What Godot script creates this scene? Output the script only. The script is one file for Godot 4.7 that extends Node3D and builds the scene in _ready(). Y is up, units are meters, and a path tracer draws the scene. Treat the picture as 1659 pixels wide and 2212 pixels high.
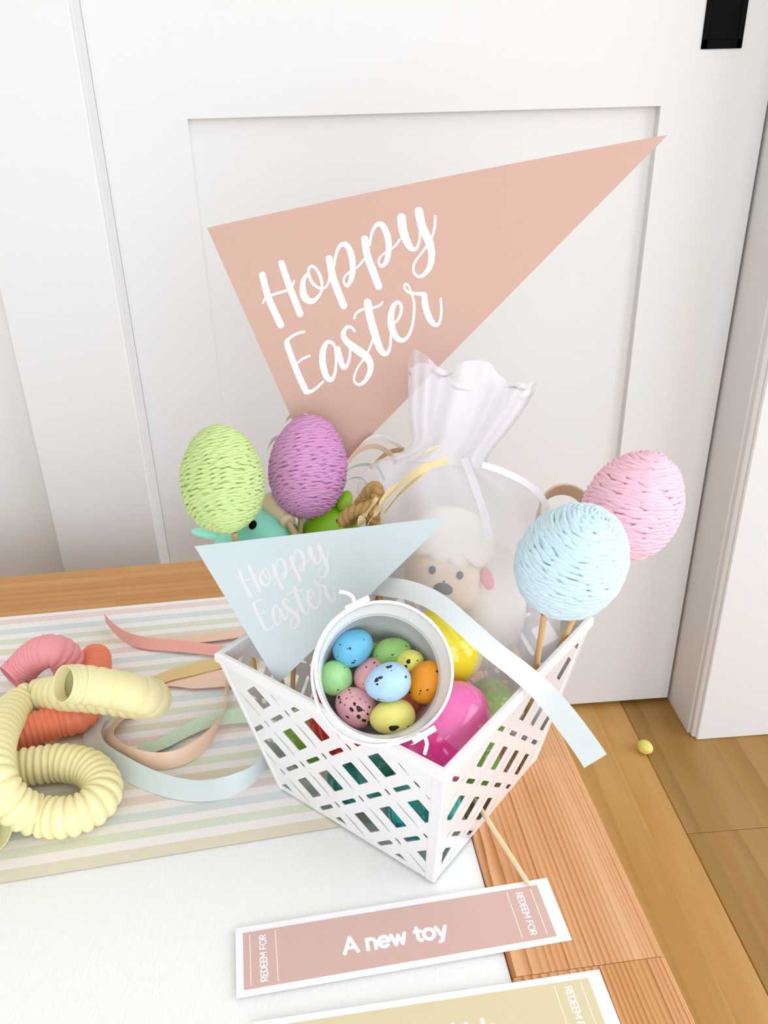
extends Node3D
# A basket of spring gifts on a low wooden table in front of a white panelled door. Metres, y up, door wall along x.

const TABLE_Y := 0.45
var M := {}
var rng := RandomNumberGenerator.new()

# ------------------------------------------------------------------ materials
func mat(called: String, c: Color, rough := 0.6, extra := {}) -> StandardMaterial3D:
	var m := StandardMaterial3D.new()
	m.resource_name = called
	m.albedo_color = c
	m.roughness = rough
	for k in extra:
		m.set(k, extra[k])
	M[called] = m
	return m

func hexc(s: String) -> Color:
	return Color.html(s)

# ------------------------------------------------------------------ object helpers
func numbered(parent: Node, called: String) -> String:
	if not parent.has_node(NodePath(called)):
		return called
	var i := 1
	while parent.has_node(NodePath("%s_%03d" % [called, i])):
		i += 1
	return "%s_%03d" % [called, i]

func tag(o: Node3D, label: String, category: String, group := "") -> Node3D:
	o.set_meta("label", label)
	o.set_meta("category", category)
	if group != "":
		o.set_meta("group", group)
	return o

func thing(called: String, label: String, category: String, at := Vector3.ZERO, b := Basis(), group := "") -> Node3D:
	var o := Node3D.new()
	o.name = numbered(self, called)
	add_child(o)
	o.transform = Transform3D(b, at)
	return tag(o, label, category, group)

func world_of(o: Node3D) -> Transform3D:
	var t := o.transform
	var q := o.get_parent()
	while q is Node3D and q != self:
		t = (q as Node3D).transform * t
		q = q.get_parent()
	return t

# a mesh as a child; in_world: its vertices are given in world space
func part(parent: Node3D, called: String, mesh: Mesh, m: Material, in_world := true, t := Transform3D()) -> MeshInstance3D:
	var o := MeshInstance3D.new()
	o.name = numbered(parent, called)
	o.mesh = mesh
	o.material_override = m
	parent.add_child(o)
	if parent != self and in_world:
		o.transform = world_of(parent).affine_inverse() * t
	else:
		o.transform = t
	return o

func struct(called: String, mesh: Mesh, m: Material, t := Transform3D()) -> MeshInstance3D:
	var o := part(self, called, mesh, m, false, t)
	o.set_meta("kind", "structure")
	return o

# ------------------------------------------------------------------ meshes
# a grid of rows of points; closed joins the last column to the first
func grid(rows: Array, closed := false, caps := false, uvs := false) -> ArrayMesh:
	var st := SurfaceTool.new()
	st.begin(Mesh.PRIMITIVE_TRIANGLES)
	var n: int = rows[0].size()
	var w := n + 1 if closed and uvs else n
	for i in rows.size():
		for j in w:
			if uvs:
				st.set_uv(Vector2(float(j) / float(w - 1), float(i) / float(rows.size() - 1)))
			st.add_vertex(rows[i][j % n])
	var cols := n if closed else n - 1
	for i in rows.size() - 1:
		for j in cols:
			var a := i * w + j
			var b := i * w + ((j + 1) if uvs else (j + 1) % n)
			var c := a + w
			var d := b + w
			st.add_index(a); st.add_index(c); st.add_index(b)
			st.add_index(b); st.add_index(c); st.add_index(d)
	st.generate_normals()
	var me := st.commit()
	if caps:
		var s2 := SurfaceTool.new()
		s2.begin(Mesh.PRIMITIVE_TRIANGLES)
		for e in 2:
			var r: PackedVector3Array = rows[0] if e == 0 else rows[rows.size() - 1]
			var mid := Vector3.ZERO
			for v in r:
				mid += v
			mid /= float(n)
			for j in n:
				var p0 := r[j]
				var p1 := r[(j + 1) % n]
				s2.add_vertex(mid)
				if e == 0:
					s2.add_vertex(p0); s2.add_vertex(p1)
				else:
					s2.add_vertex(p1); s2.add_vertex(p0)
		s2.generate_normals()
		var s3 := SurfaceTool.new()
		s3.begin(Mesh.PRIMITIVE_TRIANGLES)
		s3.append_from(me, 0, Transform3D())
		s3.append_from(s2.commit(), 0, Transform3D())
		return s3.commit()
	return me

func join(list: Array) -> ArrayMesh:
	var st := SurfaceTool.new()
	st.begin(Mesh.PRIMITIVE_TRIANGLES)
	for it in list:
		if it is Array:
			st.append_from(it[0], 0, it[1])
		else:
			st.append_from(it, 0, Transform3D())
	return st.commit()

# a box with chamfered edges, centred
func rbox(s: Vector3, r := 0.002) -> ArrayMesh:
	var st := SurfaceTool.new()
	st.begin(Mesh.PRIMITIVE_TRIANGLES)
	st.set_smooth_group(-1)
	var h := s * 0.5
	r = minf(r, minf(h.x, minf(h.y, h.z)) * 0.9)
	var corner := func(sx: float, sy: float, sz: float, axis: int) -> Vector3:
		var v := Vector3(sx * (h.x - r), sy * (h.y - r), sz * (h.z - r))
		v[axis] += [sx, sy, sz][axis] * r
		return v
	var quad := func(a: Vector3, b: Vector3, c: Vector3, d: Vector3, n: Vector3) -> void:
		if (b - a).cross(c - a).dot(n) > 0.0:
			var t := b
			b = d
			d = t
		st.add_vertex(a); st.add_vertex(b); st.add_vertex(c)
		st.add_vertex(a); st.add_vertex(c); st.add_vertex(d)
	for ax in 3:
		var u := (ax + 1) % 3
		var v := (ax + 2) % 3
		for s0 in [-1.0, 1.0]:
			var q := []
			for k in [[-1.0, -1.0], [1.0, -1.0], [1.0, 1.0], [-1.0, 1.0]]:
				var sg := [0.0, 0.0, 0.0]
				sg[ax] = s0; sg[u] = k[0]; sg[v] = k[1]
				q.append(corner.call(sg[0], sg[1], sg[2], ax))
			var nn := Vector3.ZERO
			nn[ax] = s0
			quad.call(q[0], q[1], q[2], q[3], nn)
	for ax in 3:
		var u := (ax + 1) % 3
		var v := (ax + 2) % 3
		for a in [-1.0, 1.0]:
			for b in [-1.0, 1.0]:
				var q := []
				for e in [[-1.0, u], [1.0, u], [1.0, v], [-1.0, v]]:
					var sg := [0.0, 0.0, 0.0]
					sg[ax] = e[0]; sg[u] = a; sg[v] = b
					q.append(corner.call(sg[0], sg[1], sg[2], e[1]))
				var nn := Vector3.ZERO
				nn[u] = a; nn[v] = b
				quad.call(q[0], q[1], q[2], q[3], nn)
	for a in [-1.0, 1.0]:
		for b in [-1.0, 1.0]:
			for c in [-1.0, 1.0]:
				var p0: Vector3 = corner.call(a, b, c, 0)
				var p1: Vector3 = corner.call(a, b, c, 1)
				var p2: Vector3 = corner.call(a, b, c, 2)
				st.add_vertex(p0)
				if (p1 - p0).cross(p2 - p0).dot(Vector3(a, b, c)) > 0.0:
					st.add_vertex(p2); st.add_vertex(p1)
				else:
					st.add_vertex(p1); st.add_vertex(p2)
	st.generate_normals()
	return st.commit()

func box_at(lo: Vector3, hi: Vector3, r := 0.002) -> ArrayMesh:
	return join([[rbox(hi - lo, r), Transform3D(Basis(), (lo + hi) * 0.5)]])

# Catmull-Rom through points, n samples per span
func smooth(pts: Array, n := 8) -> PackedVector3Array:
	var out := PackedVector3Array()
	for i in pts.size() - 1:
		var a: Vector3 = pts[maxi(i - 1, 0)]
		var b: Vector3 = pts[i]
		var c: Vector3 = pts[i + 1]
		var d: Vector3 = pts[mini(i + 2, pts.size() - 1)]
		for k in n:
			out.append(b.cubic_interpolate(c, a, d, float(k) / n))
	out.append(pts[pts.size() - 1])
	return out

# evenly spaced points along a polyline
func even(path: PackedVector3Array, step: float) -> PackedVector3Array:
	var out := PackedVector3Array([path[0]])
	var left := step
	for i in path.size() - 1:
		var a := path[i]
		var b := path[i + 1]
		var l := a.distance_to(b)
		var at := left
		while at < l:
			out.append(a.lerp(b, at / l))
			at += step
		left = at - l
	return out

# frames carried along a path without twist: [[tangent, side, up], ...]
func frames(path: PackedVector3Array, hint := Vector3.UP) -> Array:
	var out := []
	var up := hint
	for i in path.size():
		var t := (path[mini(i + 1, path.size() - 1)] - path[maxi(i - 1, 0)]).normalized()
		var side := t.cross(up)
		if side.length() < 0.05:
			side = t.cross(Vector3(0.3, 0.2, 1.0))
		side = side.normalized()
		up = side.cross(t).normalized()
		out.append([t, side, up])
	return out

# a tube of varying radius; radius: float or Callable(distance from 0 to 1) -> float
func tube(path: PackedVector3Array, radius, sides := 10, caps := true) -> ArrayMesh:
	var fr := frames(path)
	var rows := []
	for i in path.size():
		var rr: float = radius.call(float(i) / float(path.size() - 1)) if radius is Callable else float(radius)
		var row := PackedVector3Array()
		for j in sides:
			var a := TAU * j / sides
			row.append(path[i] + fr[i][1] * cos(a) * rr + fr[i][2] * sin(a) * rr)
		rows.append(row)
	return grid(rows, true, caps)

# a profile of (radius, height) turned about +y
func lathe(profile: PackedVector2Array, sides := 48) -> ArrayMesh:
	var rows := []
	for q in profile:
		var row := PackedVector3Array()
		for j in sides:
			var a := -TAU * j / sides
			row.append(Vector3(cos(a) * q.x, q.y, sin(a) * q.x))
		rows.append(row)
	return grid(rows, true)

# an egg standing along +y about its centre, narrower at the top
func egg_profile(t: float, b: float, half: float, k: float) -> Vector2:
	return Vector2(b * sin(t) * (1.0 - k * cos(t)), half * cos(t))

func egg(b: float, half: float, k := 0.12, rings := 28, sides := 40, bump := 0.0) -> ArrayMesh:
	var rows := []
	for i in rings + 1:
		var q := egg_profile(clampf(PI * i / rings, 0.012, PI - 0.012), b, half, k)
		var row := PackedVector3Array()
		for j in sides:
			var a := TAU * j / sides
			var f := 1.0 + bump * sin(a * 3.0 + i * 0.5) * sin(i * 0.7)
			row.append(Vector3(cos(a) * q.x * f, q.y, sin(a) * q.x * f))
		rows.append(row)
	return grid(rows, true, false, true)

# a basis whose y axis points along v
func along(v: Vector3, spin := 0.0) -> Basis:
	var y := v.normalized()
	var x := y.cross(Vector3(0.31, 0.17, 0.93)).normalized()
	return Basis(x, y, x.cross(y).normalized()) * Basis(Vector3.UP, spin)

# a flat band: middle line, width, and the direction across it at each control point
func band(pts: Array, across: Array, width, thick := 0.0004, n := 10) -> ArrayMesh:
	var path := smooth(pts, n)
	var dirs := smooth(across, n)
	var faces := [[], [], [], []]
	for i in path.size():
		var t := (path[mini(i + 1, path.size() - 1)] - path[maxi(i - 1, 0)]).normalized()
		var s := dirs[i] - t * dirs[i].dot(t)
		s = s.normalized()
		var up := s.cross(t).normalized() * thick * 0.5
		var w: float = (width.call(float(i) / float(path.size() - 1)) if width is Callable else float(width)) * 0.5
		var a := path[i] - s * w
		var b := path[i] + s * w
		faces[0].append(PackedVector3Array([a + up, path[i] + up * 1.5, b + up]))
		faces[1].append(PackedVector3Array([b - up, path[i] - up * 0.5, a - up]))
		faces[2].append(PackedVector3Array([b + up, b - up]))
		faces[3].append(PackedVector3Array([a - up, a + up]))
	return join([grid(faces[0]), grid(faces[1]), grid(faces[2]), grid(faces[3])])

# dots along a band: small discs laid on its face
func band_dots(pts: Array, across: Array, width: float, step: float, r: float, lift: float) -> ArrayMesh:
	var path := even(smooth(pts, 14), step)
	var dirs := smooth(across, 14)
	var list := []
	var disc := lathe(PackedVector2Array([Vector2(0.00001, 0.00012), Vector2(r * 0.9, 0.00012), Vector2(r, 0.0)]), 12)
	for i in path.size():
		var t := (path[mini(i + 1, path.size() - 1)] - path[maxi(i - 1, 0)]).normalized()
		var s: Vector3 = dirs[int(float(i) / float(path.size() - 1) * (dirs.size() - 1))]
		s = (s - t * s.dot(t)).normalized()
		var up := s.cross(t).normalized()
		if up.y < 0.0 and absf(up.y) > 0.3:
			up = -up
		for k in ([-0.28, 0.28] if i % 2 == 0 else [0.0]):
			for face in [1.0, -1.0]:
				list.append([disc, Transform3D(Basis(t, up * face, t.cross(up * face)), path[i] + s * width * k + up * face * lift)])
	return join(list)

# ------------------------------------------------------------------ pictures (flat print, grain)
# brush strokes: each stroke is [Vector3(x, y, width), ...] in texels
func paint(im: Image, strokes: Array, c: Color, map: Callable, straight := false) -> void:
	for s in strokes:
		var pts := []
		for v in s:
			pts.append(map.call(v))
		var fine := even(PackedVector3Array(pts) if straight else smooth(pts, 14), 1.2)
		for q in fine:
			var r := q.z * 0.5
			for dy in range(-int(r), int(r) + 1):
				var half := sqrt(maxf(r * r - dy * dy, 0.0))
				im.fill_rect(Rect2i(int(q.x - half), int(q.y) + dy, maxi(int(half * 2.0), 1), 1), c)

func texture(im: Image) -> ImageTexture:
	return ImageTexture.create_from_image(im)

func hoppy_easter() -> Array:
	return [
		[Vector3(97, 637, 56), Vector3(150, 830, 58), Vector3(253, 1055, 60)],
		[Vector3(258, 543, 54), Vector3(320, 720, 56), Vector3(418, 965, 58)],
		[Vector3(103, 868, 20), Vector3(130, 825, 18), Vector3(200, 798, 20), Vector3(310, 765, 22), Vector3(350, 730, 20), Vector3(366, 688, 18)],
		[Vector3(470, 642, 30), Vector3(440, 705, 42), Vector3(452, 820, 62), Vector3(520, 862, 42), Vector3(585, 805, 24), Vector3(602, 740, 22), Vector3(590, 665, 28), Vector3(550, 592, 24), Vector3(508, 572, 24), Vector3(486, 615, 22), Vector3(515, 700, 26), Vector3(570, 748, 22), Vector3(620, 755, 20), Vector3(655, 712, 18), Vector3(668, 640, 18)],
		[Vector3(662, 512, 60), Vector3(690, 650, 62), Vector3(735, 775, 62), Vector3(790, 903, 60)],
		[Vector3(705, 570, 20), Vector3(720, 470, 24), Vector3(757, 402, 34), Vector3(805, 400, 46), Vector3(845, 470, 54), Vector3(862, 580, 50), Vector3(850, 680, 44), Vector3(815, 738, 26), Vector3(786, 700, 20), Vector3(800, 655, 18), Vector3(850, 612, 18), Vector3(905, 580, 18), Vector3(955, 520, 20)],
		[Vector3(960, 352, 62), Vector3(985, 490, 62), Vector3(1035, 620, 64), Vector3(1086, 747, 60)],
		[Vector3(1003, 400, 20), Vector3(1020, 300, 24), Vector3(1060, 236, 34), Vector3(1110, 242, 48), Vector3(1152, 330, 56), Vector3(1165, 430, 50), Vector3(1150, 530, 44), Vector3(1108, 578, 26), Vector3(1082, 545, 20), Vector3(1095, 500, 18), Vector3(1150, 455, 18), Vector3(1215, 415, 18), Vector3(1258, 355, 20)],
		[Vector3(1268, 178, 74), Vector3(1285, 290, 72), Vector3(1330, 395, 62), Vector3(1370, 440, 35), Vector3(1405, 425, 28), Vector3(1424, 370, 22), Vector3(1430, 290, 20)],
		[Vector3(1415, 125, 72), Vector3(1445, 250, 72), Vector3(1508, 380, 70), Vector3(1533, 480, 58), Vector3(1520, 580, 50), Vector3(1470, 650, 34), Vector3(1420, 665, 26), Vector3(1380, 620, 22), Vector3(1392, 545, 20), Vector3(1450, 465, 20), Vector3(1525, 355, 22), Vector3(1551, 260, 22), Vector3(1556, 165, 22)],
		[Vector3(455, 1115, 20), Vector3(380, 1135, 22), Vector3(312, 1182, 28), Vector3(306, 1205, 44), Vector3(318, 1250, 52), Vector3(360, 1365, 52), Vector3(410, 1490, 54), Vector3(465, 1605, 54), Vector3(482, 1628, 40), Vector3(540, 1610, 26), Vector3(620, 1542, 20)],
		[Vector3(395, 1380, 18), Vector3(440, 1345, 20), Vector3(503, 1318, 18)],
		[Vector3(725, 1270, 22), Vector3(700, 1220, 26), Vector3(650, 1208, 34), Vector3(614, 1290, 54), Vector3(616, 1400, 58), Vector3(648, 1500, 52), Vector3(692, 1524, 38), Vector3(722, 1460, 24), Vector3(728, 1360, 22), Vector3(722, 1270, 22)],
		[Vector3(742, 1265, 46), Vector3(760, 1340, 50), Vector3(790, 1418, 46), Vector3(820, 1412, 30), Vector3(845, 1340, 22), Vector3(848, 1250, 20)],
		[Vector3(885, 1118, 20), Vector3(855, 1085, 24), Vector3(812, 1088, 30), Vector3(787, 1150, 44), Vector3(830, 1215, 56), Vector3(915, 1280, 66), Vector3(992, 1340, 66), Vector3(1026, 1410, 54), Vector3(1008, 1500, 42), Vector3(950, 1568, 28), Vector3(900, 1560, 22), Vector3(885, 1510, 20), Vector3(920, 1420, 18), Vector3(985, 1330, 18), Vector3(1040, 1200, 20), Vector3(1050, 1150, 18)],
		[Vector3(992, 880, 66), Vector3(1015, 1000, 66), Vector3(1060, 1150, 66), Vector3(1108, 1275, 58), Vector3(1160, 1315, 38), Vector3(1190, 1260, 26), Vector3(1196, 1180, 22), Vector3(1198, 1120, 20)],
		[Vector3(880, 1010, 20), Vector3(897, 968, 20), Vector3(950, 937, 22), Vector3(1040, 923, 22), Vector3(1095, 905, 20), Vector3(1122, 875, 18)],
		[Vector3(1205, 1062, 20), Vector3(1252, 1030, 22), Vector3(1280, 965, 26), Vector3(1278, 905, 26), Vector3(1246, 880, 30), Vector3(1206, 930, 46), Vector3(1194, 1030, 60), Vector3(1216, 1130, 58), Vector3(1262, 1190, 46), Vector3(1312, 1198, 34), Vector3(1360, 1140, 26), Vector3(1386, 1040, 24), Vector3(1391, 900, 22), Vector3(1366, 800, 20), Vector3(1335, 738, 20), Vector3(1308, 730, 20), Vector3(1308, 765, 20), Vector3(1350, 800, 24), Vector3(1420, 810, 28), Vector3(1480, 815, 36)],
		[Vector3(1478, 822, 50), Vector3(1490, 920, 56), Vector3(1530, 1025, 54), Vector3(1575, 1073, 36), Vector3(1610, 1060, 26), Vector3(1627, 980, 22), Vector3(1620, 850, 20)],
	]

# plain upright capitals on a 5 by 7 field, drawn as strokes: [strokes, advance]
func glyph(c: String) -> Array:
	var arc := func(cx: float, cy: float, rx: float, ry: float, a0: float, a1: float) -> Array:
		var out := []
		for i in 15:
			var a := deg_to_rad(lerpf(a0, a1, i / 14.0))
			out.append(Vector3(cx + cos(a) * rx, cy - sin(a) * ry, 1))
		return out
	var l := func(list: Array) -> Array:
		var out := []
		for q in list:
			out.append(Vector3(q[0], q[1], 1))
		return out
	match c:
		"R": return [[l.call([[0, 7], [0, 0], [2, 0]]), arc.call(2, 1.9, 2, 1.9, 90, -90), l.call([[0, 3.8], [2, 3.8], [4, 7]])], 5.6]
		"E": return [[l.call([[3.6, 0], [0, 0], [0, 7], [3.6, 7]]), l.call([[0, 3.4], [3.2, 3.4]])], 5.0]
		"D": return [[l.call([[1.6, 0], [0, 0], [0, 7], [1.6, 7]]), arc.call(1.6, 3.5, 3.1, 3.5, 90, -90)], 6.3]
		"M": return [[l.call([[0, 7], [0, 0], [2.9, 4.6], [5.8, 0], [5.8, 7]])], 7.4]
		"F": return [[l.call([[3.6, 0], [0, 0], [0, 7]]), l.call([[0, 3.5], [3.2, 3.5]])], 4.8]
		"O": return [[arc.call(3.3, 3.5, 3.3, 3.6, 0, 360)], 8.0]
		"A": return [[l.call([[0, 7], [2.9, 0], [5.8, 7]]), l.call([[1.1, 4.8], [4.7, 4.8]])], 6.9]
		"n": return [[l.call([[0, 7], [0, 2.2]]), arc.call(1.75, 4.1, 1.75, 1.8, 180, 0), l.call([[3.5, 4.1], [3.5, 7]])], 5.1]
		"e": return [[l.call([[0.1, 4.5], [4.2, 4.5]]), arc.call(2.2, 4.6, 2.2, 2.4, 0, 310)], 5.6]
		"w": return [[l.call([[0, 2.2], [1.5, 7], [3, 2.8], [4.5, 7], [6, 2.2]])], 7.2]
		"t": return [[l.call([[1.1, 0.7], [1.1, 5.6]]), arc.call(2.3, 5.6, 1.2, 1.3, 180, 290), l.call([[0, 2.5], [2.7, 2.5]])], 3.8]
		"o": return [[arc.call(2.3, 4.6, 2.3, 2.4, 0, 360)], 5.8]
		"y": return [[l.call([[0, 2.2], [2.1, 6.8]]), l.call([[4.2, 2.2], [1.6, 8.6], [0.5, 9.0]])], 5.2]
		"s": return [[arc.call(1.7, 3.4, 1.5, 1.2, 40, 260), arc.call(1.7, 5.8, 1.6, 1.2, 90, -140)], 4.6]
		"f": return [[arc.call(2.3, 1.4, 1.3, 1.4, 70, 180), l.call([[1.0, 1.4], [1.0, 7]]), l.call([[0, 2.5], [2.5, 2.5]])], 3.5]
		"d": return [[arc.call(2.2, 4.6, 2.2, 2.4, 0, 360), l.call([[4.4, -0.4], [4.4, 7]])], 5.9]
		"r": return [[l.call([[0, 7], [0, 2.2]]), arc.call(2.1, 4.4, 2.1, 2.1, 180, 80)], 3.6]
		"i": return [[l.call([[0, 2.4], [0, 7]]), l.call([[0, 0.3], [0.02, 0.3]])], 1.6]
		"k": return [[l.call([[0, -0.4], [0, 7]]), l.call([[3.6, 2.2], [0.2, 5.0]]), l.call([[1.5, 4.3], [3.9, 7]])], 5.0]
	return [[], 3.2]

# writes s centred on mid, run: direction of the line, in texels; h: height of a capital
func write(im: Image, s: String, mid: Vector2, h: float, weight: float, turn: float, c: Color) -> void:
	var k := h / 7.0
	var total := 0.0
	for ch in s:
		total += glyph(ch)[1]
	var x := -total * 0.5 + 0.6
	for ch in s:
		var g := glyph(ch)
		var x0 := x
		paint(im, g[0], c, func(v: Vector3) -> Vector3:
			var q := Vector2((x0 + v.x) * k, (v.y - 3.5) * k).rotated(turn) + mid
			return Vector3(q.x, q.y, weight), true)
		x += g[1]

func voucher_picture(c: Color, words: String) -> ImageTexture:
	var w := 1720
	var h := 386
	var im := Image.create(w, h, false, Image.FORMAT_RGB8)
	var white := hexc("fbf8fa")
	im.fill(white)
	im.fill_rect(Rect2i(38, 34, w - 108, h - 68), c)
	var x1 := w - 70
	for x in [72, 206, x1 - 180, x1 - 46]:
		im.fill_rect(Rect2i(x, 50, 4, h - 100), hexc("fdf3ee"))
	write(im, "REDEEM FOR", Vector2(141, 193), 33, 6.0, -PI / 2, white)
	write(im, "REDEEM FOR", Vector2(x1 - 112, 193), 33, 6.0, PI / 2, white)
	write(im, words, Vector2(w * 0.478, 205), 84, 21.0, 0.0, white)
	return texture(im)

func wood_picture(seed_: int, w: int, h: int, pale: Color, mid: Color, dark: Color, rings: float, contrast: float) -> ImageTexture:
	var im := Image.create(w, h, false, Image.FORMAT_RGB8)
	var a := FastNoiseLite.new()
	a.seed = seed_
	a.frequency = 1.0
	a.noise_type = FastNoiseLite.TYPE_SIMPLEX
	for y in h:
		var v := float(y) / h
		for x in w:
			var u := float(x) / w
			# grain runs along v; u is across
			var bend := a.get_noise_2d(u * 1.6, v * 0.9) * 0.030 + a.get_noise_2d(u * 4.0 + 9.0, v * 2.2) * 0.008
			var q := (u * 0.55 + u * u * 0.45 + bend) * rings
			var f := q - floorf(q)
			var late := pow(f, 2.6) * (1.0 - smoothstep(0.93, 1.0, f)) * 1.25
			late *= 0.62 + 0.6 * a.get_noise_2d(floorf(q) * 3.7, 2.0)
			var fine := a.get_noise_2d(u * 150.0, v * 7.0) * 0.5 + 0.5
			var c := pale.lerp(mid, clampf(0.38 + a.get_noise_2d(u * 3.0, v * 1.5 + 5.0) * 0.8, 0.0, 1.0))
			c = c.lerp(dark, clampf(late * contrast + (fine - 0.5) * 0.16, 0.0, 1.0))
			im.set_pixel(x, y, c)
	return texture(im)

func speckle_picture(seed_: int, c: Color, spots: Array, small: int) -> ImageTexture:
	var w := 384
	var h := 192
	var im := Image.create(w, h, false, Image.FORMAT_RGB8)
	im.fill(c)
	var r := RandomNumberGenerator.new()
	r.seed = seed_
	var n := FastNoiseLite.new()
	n.seed = seed_
	n.frequency = 0.02
	for y in h:
		for x in w:
			var k := n.get_noise_2d(x, y) * 0.035
			im.set_pixel(x, y, Color(clampf(c.r + k, 0, 1), clampf(c.g + k, 0, 1), clampf(c.b + k, 0, 1)))
	for i in small:
		var yy := r.randf_range(30, h - 30)
		var rad := r.randf_range(0.8, 2.4) if r.randf() < 0.85 else r.randf_range(2.5, 4.5)
		blob(im, r, Vector2(r.randf() * w, yy), rad)
	for s in spots:
		blob(im, r, Vector2(s.x * w, s.y * h), s.z)
	return texture(im)

func blob(im: Image, r: RandomNumberGenerator, at: Vector2, rad: float) -> void:
	var k := sin(clampf(at.y / im.get_height(), 0.1, 0.9) * PI)
	for i in 5:
		var q := at + Vector2(r.randf_range(-0.6, 0.6) / k, r.randf_range(-0.6, 0.6)) * rad
		var rr := rad * r.randf_range(0.45, 0.8)
		for dy in range(-int(ceil(rr)), int(ceil(rr)) + 1):
			var half := sqrt(maxf(rr * rr - dy * dy, 0.0)) / k
			if half > 0.3:
				im.fill_rect(Rect2i(int(q.x - half), int(q.y) + dy, maxi(int(half * 2.0), 1), 1), hexc("151312"))

# ------------------------------------------------------------------ _ready
func _ready() -> void:
	rng.seed = 7
	light_and_camera()
	materials()
	room()
	table()
	paper()
	basket()
	bucket()
	plastic_eggs()
	toys()
	organza()
	flags()
	wrapped_eggs()
	twine()
	ribbon_over_basket()
	tubes()
	table_ribbons()
	vouchers()
	floor_egg()

func light_and_camera() -> void:
	var cam := Camera3D.new()
	cam.name = "camera"
	cam.fov = 62.7350
	cam.near = 0.02
	cam.transform = Transform3D(Basis(Vector3(0.99650, -0.02209, 0.08065), Vector3(0.05658, 0.88826, -0.45584), Vector3(-0.06157, 0.45880, 0.88640)), Vector3(0, 0.95, 0))
	add_child(cam)
	var we := WorldEnvironment.new()
	we.name = "world"
	var e := Environment.new()
	var sky := Sky.new()
	var ps := ProceduralSkyMaterial.new()
	ps.sky_top_color = Color(0.80, 0.88, 1.0)
	ps.sky_horizon_color = Color(0.97, 0.98, 1.0)
	ps.ground_horizon_color = Color(0.80, 0.80, 0.78)
	ps.ground_bottom_color = Color(0.55, 0.55, 0.52)
	ps.sky_energy_multiplier = 1.0
	ps.ground_energy_multiplier = 0.8
	sky.sky_material = ps
	e.background_mode = Environment.BG_SKY
	e.sky = sky
	e.tonemap_mode = Environment.TONE_MAPPER_LINEAR
	e.tonemap_exposure = 1.08
	e.sdfgi_enabled = true
	e.ssao_enabled = true
	e.ssil_enabled = true
	we.environment = e
	add_child(we)
	# daylight entering through the two windows
	window_light("daylight_side", Vector3(2.03, 1.36, 0.35), Vector3(-1, -0.03, 0), Vector2(1.9, 1.95), 3.1)
	window_light("daylight_behind", Vector3(0.35, 1.18, 2.43), Vector3(0, -0.02, -1), Vector2(2.3, 2.2), 4.7)

func window_light(called: String, at: Vector3, towards: Vector3, size: Vector2, energy: float) -> void:
	var l := AreaLight3D.new()
	l.name = called
	l.area_size = size
	l.area_normalize_energy = true
	l.light_color = Color(0.92, 0.961, 1.0)
	l.light_energy = energy
	l.shadow_enabled = true
	l.set("area_range", 20.0)
	l.set("area_attenuation", 2.0)
	add_child(l)
	l.transform = Transform3D(Basis.looking_at(towards), at)

func materials() -> void:
	mat("door_paint", hexc("e9e7e5"), 0.7, {"metallic_specular": 0.3})
	mat("wall_paint", hexc("eeebe7"), 0.8)
	mat("ceiling_paint", hexc("f4f3f0"), 0.9)
	mat("black_metal", hexc("050606"), 0.6, {"metallic_specular": 0.2})
	mat("glass", Color(1, 1, 1, 0.06), 0.02, {"transparency": BaseMaterial3D.TRANSPARENCY_ALPHA})
	mat("white_enamel", hexc("f6f3f4"), 0.25, {"clearcoat_enabled": true, "clearcoat": 0.4, "clearcoat_roughness": 0.15})
	mat("white_wire", hexc("f7f5f4"), 0.3)
	mat("bamboo", hexc("d9b47c"), 0.6)
	mat("bamboo_pale", hexc("e6cfa4"), 0.6)
	mat("paper_white", hexc("f7f3f2"), 0.7)
	mat("cream", hexc("efe4d2"), 0.8)
	mat("dark_nose", hexc("0d0b07"), 0.4)
	mat("birch", hexc("d8c2a4"), 0.7)

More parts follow.
